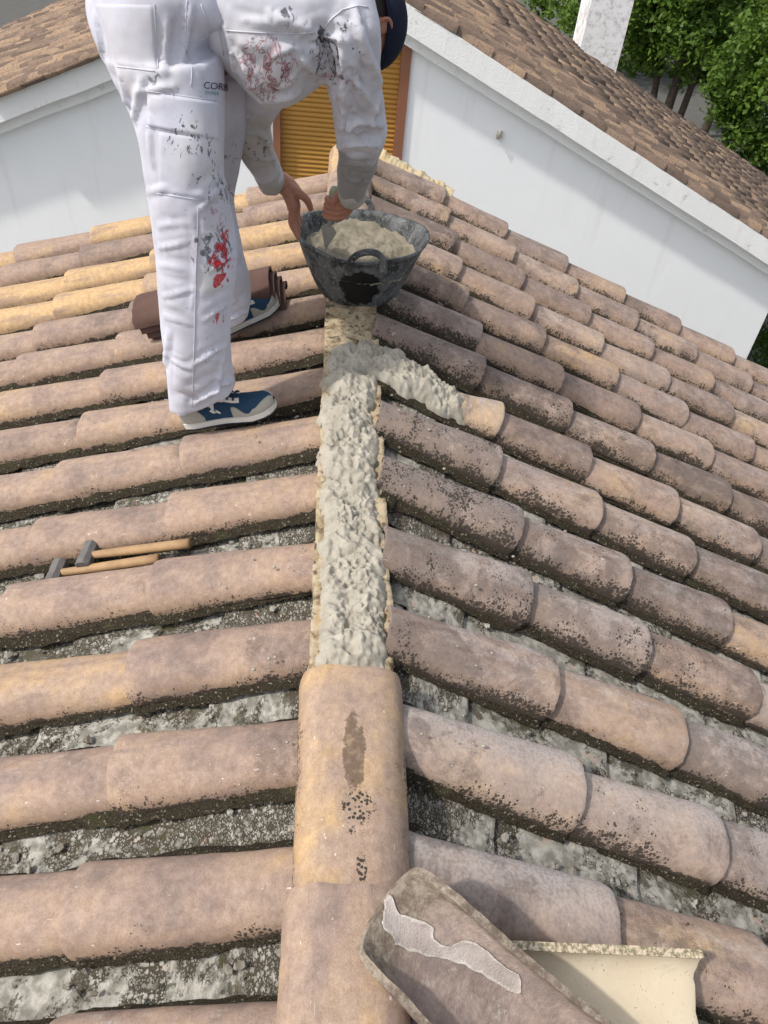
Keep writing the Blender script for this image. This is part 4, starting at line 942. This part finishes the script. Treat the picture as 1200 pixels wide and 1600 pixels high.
mb.tube([HC-UH*.04-FH*.02, HC-UH*.12-FH*.02, sh_c+Vector((.02, 0, .02)), at(470, 10, 2.18), at(380, 15, 2.17), at(300, 10, 2.17), at(255, 40, 2.17)], [.055, .056, .09, .10, .085, .05, .09], 18, sub=4, flat=1.2)
na = [p for p, a, b_ in nearA]; fa = [p for p, a, b_ in farA]
WN = at(544, 303, 2.46); WF = at(431, 279, 2.59)
mb.tube([sh_c, na[1], na[3], na[5], WN], [.06, .036, .034, .034, .026], 14, sub=4)
mb.tube([sh_c+Vector((-.06, .15, -.02)), fa[1], fa[2], fa[3].lerp(fa[4], .3), WF], [.06, .036, .034, .032, .026], 14, sub=4)
for rows in (near, far):
    P_ = []
    for (xa, xb, yp, Y, dp) in rows[::-1]: P_.append(at((xa+xb)/2, yp, Y))
    P_.insert(0, at(262, 60, 2.17)); mb.tube(P_, [.10]+[.085-.045*i/(len(P_)-2) for i in range(len(P_)-1)], 14, sub=2)
def chain(a, pts, r): mb.tube([a]+pts, r, 10, sub=3)
# left (far) hand gripping the rim
kn = at(462, 308, 2.60); mb.tube([WF, WF.lerp(kn, .5)+Vector((0, 0, .008)), kn], [.028, .033, .031], 14, flat=1.15, sub=4)
mb.tube([at(446, 293, 2.57), at(458, 318, 2.56), at(456, 330, 2.56)], [.022, .024, .018], 10, sub=3)
chain(at(452, 292, 2.57), [at(468, 303, 2.555), at(480, 313, 2.56), at(486, 328, 2.575)], [.017, .0145, .0125, .0095])                 # thumb inside the rim
for j, (x0, y0, x1, y1, x2, y2, Y) in enumerate(((457, 322, 455, 347, 467, 373, 2.53), (460, 321, 458, 343, 468, 365, 2.556), (462, 319, 461, 338, 469, 355, 2.582), (464, 317, 464, 333, 470, 346, 2.606))):
    chain(at(453, 308, Y+.02), [at(x0, y0, Y), at(x1, y1, Y), at(x1+(x2-x1)*.6, y1+(y2-y1)*.6, Y+.002), at(x2, y2, Y+.004)], [.016, .0125, .011, .0100, .0085])
# right (near) hand closed on the trowel handle
HT = at(523, 300, 2.455); HBm = at(515, 352, 2.50)
ax = (HBm-HT).normalized()
pc = at(538, 320, 2.475); mb.tube([WN, at(542, 312, 2.47), at(535, 326, 2.48), at(528, 336, 2.487)], [.027, .032, .030, .020], 14, flat=1.1, sub=4)
for j in range(4):
    hx = HT+ax*(.026+.0205*j); out_ = Vector((-.75, -.66, 0)).normalized(); rt_ = Vector((.8, -.6, 0)).normalized()
    k0 = pc+ax*(-.030+.021*j)+Vector((-.004, -.018, 0))
    chain(pc+ax*(-.022+.018*j), [k0+rt_*.004, hx+rt_*.020-Vector((0, .014, 0)), hx+out_*.024, hx+Vector((-.018, .010, 0))], [.016, .0125, .0115, .0105, .0085])
chain(at(541, 312, 2.46), [at(533, 304, 2.44), at(525, 309, 2.425), at(518, 318, 2.425)], [.017, .0145, .012, .0095])
bmsh = remesh(mb, .0034, 3, .5)
body = link('body', bmsh, W, SKIN)
# hair, eyes, cap
HAIR = mat_plain('dark_hair', (.02, .013, .01), .7, .3, 150, .5, .8)
b = MB(); b.ball(hd(-.012, 0, .012), (.094, .0765, .092), 14, MH); b.v = [v for v in b.v]
o = bare(b, 'hair', HAIR, W); o.parent = W; o.matrix_parent_inverse = Matrix.Translation(W.location).inverted()
bm = bmesh.new(); bm.from_mesh(o.data)
kill = [v for v in bm.verts if (lambda q: (q.x > .045 and q.z < .06) or q.z < -.055)(MH.transposed() @ (v.co-HC))]
bmesh.ops.delete(bm, geom=kill, context='VERTS'); bm.to_mesh(o.data); bm.free()
EYE = mat_plain('eye', (.5, .48, .45), .2, .5)
for sg in (-1, 1):
    o = MB().ball(hd(.068, sg*.031, .014), .012, 8, MH).build('eye', EYE, W)
NAVY = mat_plain('navy_cap', (.010, .013, .028), .85, .2, 90, .3, .4)
vs = []; fs = []; nA, nR_ = 40, 14
for i in range(nR_+1):
    el = (math.pi/2)*(i/nR_)
    for k in range(nA):
        q = 2*math.pi*k/nA; rr = math.sin(el) if i else .001; rr = max(rr, .001)
        x = .108*rr*math.cos(q); y = .087*rr*math.sin(q); z = .030+.098*math.cos(el)**.85
        if i == nR_: z -= .018*(1-.4*math.cos(q))
        vs.append(hd(x-.004, y, z))
for i in range(nR_):
    for k in range(nA): fs.append((i*nA+k, (i+1)*nA+k, (i+1)*nA+(k+1) % nA, i*nA+(k+1) % nA))
b = MB(); b.add(vs, fs); cap = b.build('cap', NAVY, W); md = cap.modifiers.new('t', 'SOLIDIFY'); md.thickness = .003
b = MB(); vs = []; fs = []
for i in range(9):
    for k in range(17):
        a = -1.15+2.3*k/16; e = i/8; x = .102*math.cos(a*.9)*(1-e)+(.098+.105*math.cos(a*1.1))*e; y = .083*math.sin(a*.95)*(1-e)+.078*math.sin(a*1.02)*e
        vs.append(hd(x, y, .026-.012*e-.35*y*y/.08*(.25+.75*e)))
for i in range(8):
    for k in range(16): fs.append((i*17+k, (i+1)*17+k, (i+1)*17+k+1, i*17+k+1))
b.add(vs, fs); bill = bare(b, 'bill', NAVY, cap); md = bill.modifiers.new('t', 'SOLIDIFY'); md.thickness = .004

# --- shoes
SUEDE = mat_plain('grey_suede', (.36, .34, .29), .9, .15, 130, .18, .4); BLUE = mat_plain('blue_suede', (.022, .052, .092), .9, .15, 130, .25, .4); SOLE = mat_plain('white_sole', (.62, .61, .57), .6, .3, 50, .12); DARKS = mat_plain('navy_rubber', (.02, .03, .05), .7, .3); CREAM = mat_plain('cream_leather', (.66, .63, .55), .7, .3, 60, .1); LACE = mat_plain('navy_lace', (.025, .035, .06), .8, .2, 200, .3)
def shoe(heel, toe, upv, side_sign, yaw_out=0.0):
    root = empty('shoe', heel); root.parent = W; root.matrix_parent_inverse = Matrix.Translation(W.location).inverted()
    d = (Vector(toe)-Vector(heel)); Ls = d.length; X = d.normalized(); Z = Vector(upv); Z = (Z-X*Z.dot(X)).normalized(); Y = Z.cross(X)
    Ms = Matrix((X, Y, Z)).transposed()
    Wp = [(0, .026), (.04, .031), (.15, .034), (.3, .034), (.45, .035), (.6, .042), (.75, .048), (.87, .044), (.95, .033), (1, .010)]
    Hp = [(0, .060), (.03, .072), (.10, .080), (.22, .078), (.34, .076), (.48, .066), (.62, .052), (.76, .045), (.88, .040), (.96, .032), (1, .020)]
    def ip(T_, u):
        for (a, va), (b_, vb) in zip(T_, T_[1:]):
            if u <= b_: t = (u-a)/(b_-a); t = t*t*(3-2*t)*.4+t*.6; return va+(vb-va)*t
        return T_[-1][1]
    def S(u, v, off=0.0):
        w_ = ip(Wp, u); h_ = ip(Hp, u); a = math.pi*v; lz = .020
        y = -math.cos(a); z = math.sin(a)
        pw = 1.0 if u > .5 else .85
        n = Vector((0, y, z))
        bend = .006*math.sin(u*math.pi)*side_sign
        x = u*Ls; 
        if u > .93: x -= (u-.93)*Ls*.0
        tz = .010*max(0, u-.75)/.25+.004*max(0, .12-u)/.12
        return Vector(heel)+Ms @ Vector((x+off*(1.0 if u > .97 else -1.0 if u < .02 else 0)*.6, (w_*math.copysign(abs(y)**pw, y))+off*y+bend, lz+tz+(h_-.0)*abs(z)**.9+off*z))
    def region(name, mat, u0, u1, vf, off, nu=24, nv=20):
        V = []; Fs = []
        for i in range(nu+1):
            u = u0+(u1-u0)*i/nu; v0, v1 = vf(u)
            for j in range(nv+1): 
                e = (j in (0, nv)) or i in (0, nu); V.append(S(u, v0+(v1-v0)*j/nv, 0 if e and off > .0005 else off))
        for i in range(nu):
            for j in range(nv): Fs.append((i*(nv+1)+j, (i+1)*(nv+1)+j, (i+1)*(nv+1)+j+1, i*(nv+1)+j+1))
        me = mesh(name, V, Fs); o = link(name, me, None, mat); o.parent = root; o.matrix_parent_inverse = Matrix.Translation(Vector(heel)).inverted(); return o
    region('upper', BLUE, 0, 1, lambda u: (0, 1), .0, 40, 28)
    wv = lambda u: .10+.05*math.sin((u-.5)*13)
    for sgn in (0, 1):
        def vf(u, s_=sgn):
            t = max(0, (u-.56)/.44); top = .13+.07*math.sin(u*24)*(u < .8)+.37*max(0, (u-.80)/.2)**1.3
            top = min(.5, top); return (0, top) if s_ == 0 else (1, 1-top)
        region('toe_guard', SUEDE, .56, 1.0, vf, .0028, 30, 8)
        def vh(u, s_=sgn):
            top = .40*(1-u/.27)**.7+.02; return (0, top) if s_ == 0 else (1, 1-top)
        region('heel_counter', SUEDE, 0, .26, vh, .0028, 14, 8)
        def ve(u, s_=sgn):
            return (.30+.02*math.sin(u*9), .415) if s_ == 0 else (.70, .585)
        region('eyestay', CREAM, .40, .66, ve, .0032, 14, 6)
    for i in range(4):
        u = .43+.058*i; L_ = MB(); L_.tube([S(u, .33, .004), S(u+.01, .42, .008), S(u+.022, .5, .009), S(u+.03, .58, .008), S(u+.036, .67, .004)], .0032, 6, sub=2); o = L_.build('lace', LACE, None); o.parent = root; o.matrix_parent_inverse = Matrix.Translation(Vector(heel)).inverted()
    L_ = MB(); c = S(.42, .42, .010); L_.tube([c, c+Ms @ Vector((-.004, -.022*1, .008)), c+Ms @ Vector((.012, -.030, -.006)), c+Ms @ Vector((.008, -.006, .0))], .0026, 6, sub=4); o = L_.build('lace', LACE, None); o.parent = root; o.matrix_parent_inverse = Matrix.Translation(Vector(heel)).inverted()
    def solep(name, mat, z0, z1, grow):
        V = []; Fs = []; nu = 36; ring = []
        for i in range(nu+1):
            u = i/nu; ring.append((u*Ls*1.012-.002, -(ip(Wp, u)+grow)*(1 if 0 < i < nu else .6)))
        ring += [(x, -y) for x, y in ring[::-1]]; m_ = len(ring)
        for z, gr in ((z0, 0), (z0+.002, .001), (z1-.002, .001), (z1, -.001)):
            for x, y in ring:
                u = x/Ls; tz = .010*max(0, u-.75)/.25+.004*max(0, .12-u)/.12; V.append(Vector(heel)+Ms @ Vector((x, y+math.copysign(gr, y)+.006*math.sin(u*math.pi)*side_sign, z+tz)))
        for k in range(3):
            for i in range(m_): Fs.append((k*m_+i, k*m_+(i+1) % m_, (k+1)*m_+(i+1) % m_, (k+1)*m_+i))
        Fs += [tuple(range(m_))[::-1], tuple(range(3*m_, 4*m_))]
        me = mesh(name, V, Fs); o = link(name, me, None, mat, False); o.parent = root; o.matrix_parent_inverse = Matrix.Translation(Vector(heel)).inverted()
    solep('sole', SOLE, .004, .022, .004); solep('outsole', DARKS, -.002, .004, .002)
    # small pale crest on the side: a crested bird above a chevron
    def em(pts):
        V = [S(u, v, .0022) for u, v in pts]; return V
    E_ = MB()
    for poly in ([(.335, .13), (.37, .09), (.405, .10), (.365, .16)], [(.405, .10), (.44, .075), (.445, .10), (.40, .15)], [(.36, .16), (.385, .14), (.40, .24), (.375, .26), (.36, .22)], [(.375, .26), (.40, .24), (.405, .28), (.39, .31)], [(.33, .22), (.36, .17), (.365, .20), (.345, .26)]):
        E_.add(em(poly), [tuple(range(len(poly)))])
    o = E_.build('side_emblem', SOLE, None, False); o.parent = root; o.matrix_parent_inverse = Matrix.Translation(Vector(heel)).inverted()
    return root
nL = Vector((-math.sin(THL), 0, math.cos(THL)))
p0 = Vector((-.07*math.sin(THL), 0, .072*math.cos(THL)))
hN = atp(292, 672, p0, nL)+Vector((0, .020, 0)); tN = atp(434, 652, p0, nL)+Vector((0, .034, 0))
shoe(hN+nL*.004, tN+nL*.006, nL, 1)
hF = atp(330, 540, p0, nL)+Vector((0, .04, 0)); tF = atp(430, 486, p0, nL)+Vector((0, .03, 0))
shoe(hF+nL*.004, hF+(tF-hF).normalized()*.285+nL*.006, nL, -1)

# ------------------------------------------------------------------ trowel in the hand
STEEL = mat_plain('cement_steel', (.30, .29, .26), .55, .4, 40, .3, .2); HNDL = mat_plain('worn_handle', (.34, .35, .25), .6, .3, 60, .25)
tw = tag(empty('trowel', HT), 'trowel with a worn handle held upright in the right hand over the tub', 'trowel')
b = MB(); q0 = HT-ax*.016; b.tube([q0, q0+ax*.004, q0+ax*.02, q0+ax*.06, q0+ax*.10, q0+ax*.125], [.006, .0145, .018, .0155, .0145, .010], 14, sub=3); b.build('handle', HNDL, tw)
b = MB(); q1 = q0+ax*.12; b.tube([q1, q1+ax*.03], .005, 8); b.build('tang', STEEL, tw)
b = MB(); q2 = q1+ax*.028; sx_ = ax.cross(Vector((.3, 1, 0))).normalized(); th_ = ax.cross(sx_)*.002
b.prism([q2-sx_*.012, q2+ax*.02-sx_*.028, q2+ax*.11, q2+ax*.02+sx_*.028, q2+sx_*.012], th_); b.build('blade', STEEL, tw, False)

# ------------------------------------------------------------------ loose tiles
def newtile(name, col):
    m = NT(name); P_ = m.co(); n1 = m.noise(P_, 9, 4); f = m.noise(P_, 90, 4)
    return m.out(m.mix(m.step(n1, .3, .7), col, tuple(c*.72 for c in col)), .8, m.bump(f, .3, .003), .2)
DKT = newtile('dark_red_tile', (.115, .066, .052))
ST = tile_mesh('stacked', .52, .225, .062, 0, .20, .056, 0, .011, 91, ns=18, nl=10, rc=.008); ST.materials.append(DKT)
cs = [plane for plane in ()]
a_ = atp(200, 500, p0, nL); pS = Vector((-.40, 2.70, 0)); pS.z = math.tan(THL)*pS.x+.050
dS = Vector((-math.cos(THL), -.02, -math.sin(THL))); nS = nL
dyS = nS.cross(dS).normalized()
MS = Matrix((dS, dyS, nS)).transposed().to_4x4()
labs = ['dark red spare tile at the bottom of the stack behind the far shoe', 'dark red spare tile second from the bottom of the stack behind the legs', 'dark red spare tile third from the bottom of the stack behind the legs', 'top dark red spare tile of the stack behind the legs']
for i in range(4):
    M = MS.copy(); M.translation = pS+nS*(.004+.027*i)+dS*(.012*i-.01)+dyS*(.008*i-.006)
    M = M @ Matrix.Rotation(math.pi, 4, 'Z') if False else M
    o = bpy.data.objects.new('spare_tile', ST); COL.objects.link(o)
    o.matrix_world = M @ Matrix.Translation((.48, 0, 0)); tag(o, labs[i], 'tile', 'spare tiles stacked behind the worker')
# upturned old tile in the foreground, seen from inside
def mat_inside():
    m = NT('inside_of_old_tile'); P_ = m.co(); uv = m.xyz(m.co('UV')); u, v = uv[0], uv[1]
    n1 = m.noise(P_, 15, 6, .75, .4); f = m.noise(P_, 120, 4, .7)
    c = m.mix(m.step(n1, .35, .65), (.24, .185, .155), (.40, .31, .265))
    c = m.mix(m.mul(m.step(m.noise(m.vm('MULTIPLY', P_, (5, 12, 12)), 1.6, 3), .5, .64), .5), c, (.25, .20, .185))
    e = m.math('ABSOLUTE', m.sub(v, .5)); edge = m.step(m.add(e, m.mul(m.sub(n1, .5), .3)), .40, .50); endk = m.step(m.add(u, m.mul(m.sub(n1, .5), .25)), .80, .9); endl = m.step(m.add(u, m.mul(m.sub(n1, .5), .25)), .03, .12, 1.0, 0.0)
    grit = m.mix(m.step(m.noise(P_, 45, 5, .75), .38, .62), (.11, .08, .055), (.33, .28, .21)); c = m.mix(m.mul(m.math('MAXIMUM', m.math('MAXIMUM', edge, endk), endl), .8), c, grit)
    c = m.mix(m.step(f, .35, .7, 0.0, .35), c, (.14, .10, .075)); c = m.mix(m.mul(m.step(m.noise(P_, 28, 5, .75), .58, .68), .5), c, (.50, .45, .39))
    return m.out(c, .8, m.bump(m.add(m.mul(f, .6), n1), .7, .005), .25)
UT = tile_mesh('upturned', .46, .205, .080, 0, .162, .070, 0, .0125, 95, ns=32, nl=24, wob=.004, rc=.075); UT.materials.append(mat_inside())
def orient(o, A_, B_, n_):
    """A_: narrow upper end, B_: lower lip ; n_: direction the hollow faces"""
    A_ = Vector(A_); B_ = Vector(B_); X = (B_-A_).normalized(); Z = -Vector(n_); Z = (Z-X*Z.dot(X)).normalized(); Y = Z.cross(X)
    M = Matrix((X, Y, Z)).transposed().to_4x4(); M.translation = B_; o.matrix_world = M
ut = bpy.data.objects.new('loose_tile', UT); COL.objects.link(ut)
A0 = atz(612, 1422, .20); orient(ut, A0, A0+(atz(832, 1625, .045)-A0).normalized()*.47, (-.05, -.30, 1))
bpy.context.view_layer.update()
bvU = BVHTree.FromPolygons([ut.matrix_world @ v.co for v in UT.vertices], [tuple(p.vertices) for p in UT.polygons])
sm_poly = [(596, 1392), (616, 1396), (626, 1424), (655, 1434), (684, 1446), (680, 1464), (700, 1474), (718, 1462), (750, 1466), (775, 1494), (814, 1516), (820, 1556), (790, 1548), (758, 1530), (722, 1510), (688, 1500), (650, 1494), (610, 1476), (592, 1440)]
def inpoly(x, y, po):
    c = False
    for (x0, y0), (x1, y1) in zip(po, po[1:]+po[:1]):
        if (y0 > y) != (y1 > y) and x < (x1-x0)*(y-y0)/(y1-y0)+x0: c = not c
    return c
def edged(x, y, po): return min(abs((Vector((x, y))-(Vector(a)+(Vector(b_)-Vector(a))*max(0, min(1, (Vector((x, y))-Vector(a)).dot(Vector(b_)-Vector(a))/max(1e-6, (Vector(b_)-Vector(a)).length_squared))))).length) for a, b_ in zip(po, po[1:]+po[:1]))
vid = {}; V = []; Fs = []; stp = 2.6
for i in range(90):
    for j in range(66):
        x, y = 590+i*stp, 1385+j*stp; xx = x+5*nz((x*.05, y*.05, 1)); yy = y+5*nz((x*.05, y*.05, 7))
        if inpoly(xx, yy, sm_poly):
            p = hit_u = None; d = ray(x, y).normalized(); loc, n, _, _ = bvU.ray_cast(CAM, d)
            if loc is not None: e = edged(xx, yy, sm_poly); vid[(i, j)] = len(V); V.append(loc+n*(.0012 if e < 2.5 else .0016*math.exp(-(e-4)**2/14)+.0012+.0006*nz((x*.1, y*.1, 2))))
for (i, j) in list(vid):
    k = [(i, j), (i, j+1), (i+1, j+1), (i+1, j)]
    if all(q in vid for q in k): Fs.append(tuple(vid[q] for q in k))
me = mesh('mortar_smear', V, Fs); me.materials.append(mat_mortar('dry_smear', (.38, .32, .285), (.50, .44, .40), .3)); me.materials.append(mat_mortar('dry_smear_rim', (.50, .45, .40), (.62, .57, .51), .1))
bm = bmesh.new(); bm.from_mesh(me)
for _ in range(14): bmesh.ops.smooth_vert(bm, verts=[v for v in bm.verts if v.is_boundary], factor=.5, use_axis_x=True, use_axis_y=True, use_axis_z=True)
bvd = [v for v in bm.verts if v.is_boundary]; kd = __import__('mathutils').kdtree.KDTree(len(bvd))
for q, v in enumerate(bvd): kd.insert(v.co, q)
kd.balance()
for f in bm.faces:
    c_ = f.calc_center_median(); f.material_index = 1 if kd.find(c_)[2] < .0028+.004*nz(c_, 60) else 0
bm.to_mesh(me); bm.free()
o = link('mortar_smear', me, None); o.parent = ut; o.matrix_parent_inverse = ut.matrix_world.inverted()
tag(ut, 'upturned old tile with a white mortar smear, lying against the ridge tile', 'tile')
CRM = newtile('cream_tile', (.66, .57, .38))
def mat_cream():
    m = NT('cream_tile'); P_ = m.co(); uv = m.xyz(m.co('UV')); v = uv[1]; f = m.noise(P_, 120, 4, .7); n1 = m.noise(P_, 10, 4)
    c = m.mix(m.step(n1, .3, .7), (.60, .50, .36), (.67, .58, .43)); c = m.mix(m.mul(m.step(m.noise(P_, 22, 5, .7), .56, .72), .35), c, (.40, .32, .22)); c = m.mix(m.mul(m.step(m.noise(P_, 160, 2), .68, .72), .7), c, (.2, .16, .1)); e = m.math('ABSOLUTE', m.sub(v, .5))
    k = m.mul(m.step(m.add(e, m.mul(m.sub(f, .5), .08)), .475, .49), .85); c = m.mix(k, c, m.mix(m.step(f, .4, .6), (.12, .11, .05), (.62, .5, .36)))
    return m.out(c, .75, m.bump(f, .4, .002), .25)
CT = tile_mesh('cream', .46, .20, .075, 0, .17, .068, 0, .014, 97, ns=20, nl=14); CT.materials.append(mat_cream())
ct = bpy.data.objects.new('loose_tile', CT); COL.objects.link(ct)
Bc = atz(1128, 1590, -.065); Ac = atz(720, 1562, .045); orient(ct, Bc+(Ac-Bc).normalized()*.46, Bc, (.25, -.12, .95)); tag(ct, 'cream coloured tile lying hollow side up, partly under the pink upturned tile', 'tile')

# ------------------------------------------------------------------ two club hammers
WOOD = mat_plain('hammer_wood', (.34, .215, .11), .65, .3, 25, .45, .3); IRON = mat_plain('hammer_iron', (.15, .14, .13), .6, .4, 60, .5, .5, .3)
p1 = Vector((0, 0, -.0))
for (hx, hy, ex, ey, lab, dz) in ((88, 896, 262, 871, 'nearer of two hammers, square dark head lying lowest on the left tiles', -.004), (137, 868, 312, 847, 'farther of two hammers, its head resting behind the nearer hammer', .008)):
    p0h = Vector((-.07*math.sin(THL), 0, .07*math.cos(THL)-.052+dz)); A_ = atp(hx, hy, p0h, nL); B_ = atp(ex, ey, p0h, nL); X = (B_-A_).normalized(); Z = nL; Y = Z.cross(X).normalized(); Z = X.cross(Y)
    rt = tag(empty('hammer', A_), lab, 'hammer', 'hammers lying on the roof')
    b = MB(); b.tube([A_-X*.012, A_+X*.03, A_+X*.14, A_+X*.30], [.010, .0105, .0125, .0135], 12, flat=1.15, sub=3); b.build('handle', WOOD, rt)
    b = MB(); Mh = Matrix((X, Y, Z)).transposed(); hd_ = []
    for t, sz_ in ((-.042, .017), (-.038, .021), (-.016, .021), (0, .019), (.016, .021), (.038, .021), (.042, .017)): hd_.append((t, sz_))
    vs = []; fs = []
    for t, sz_ in hd_:
        for k in range(8):
            a = math.pi/8+math.pi/4*k; r_ = sz_*1.18; vs.append(A_+Mh @ Vector((max(-sz_, min(sz_, r_*math.cos(a))), t, max(-sz_, min(sz_, r_*math.sin(a))))))
    for i in range(len(hd_)-1):
        for k in range(8): fs.append((i*8+k, (i+1)*8+k, (i+1)*8+(k+1) % 8, i*8+(k+1) % 8))
    fs += [tuple(range(8)), tuple(range(48, 56))[::-1]]
    b.add(vs, fs); b.build('head', IRON, rt, True, 35)
bpy.context.view_layer.update()
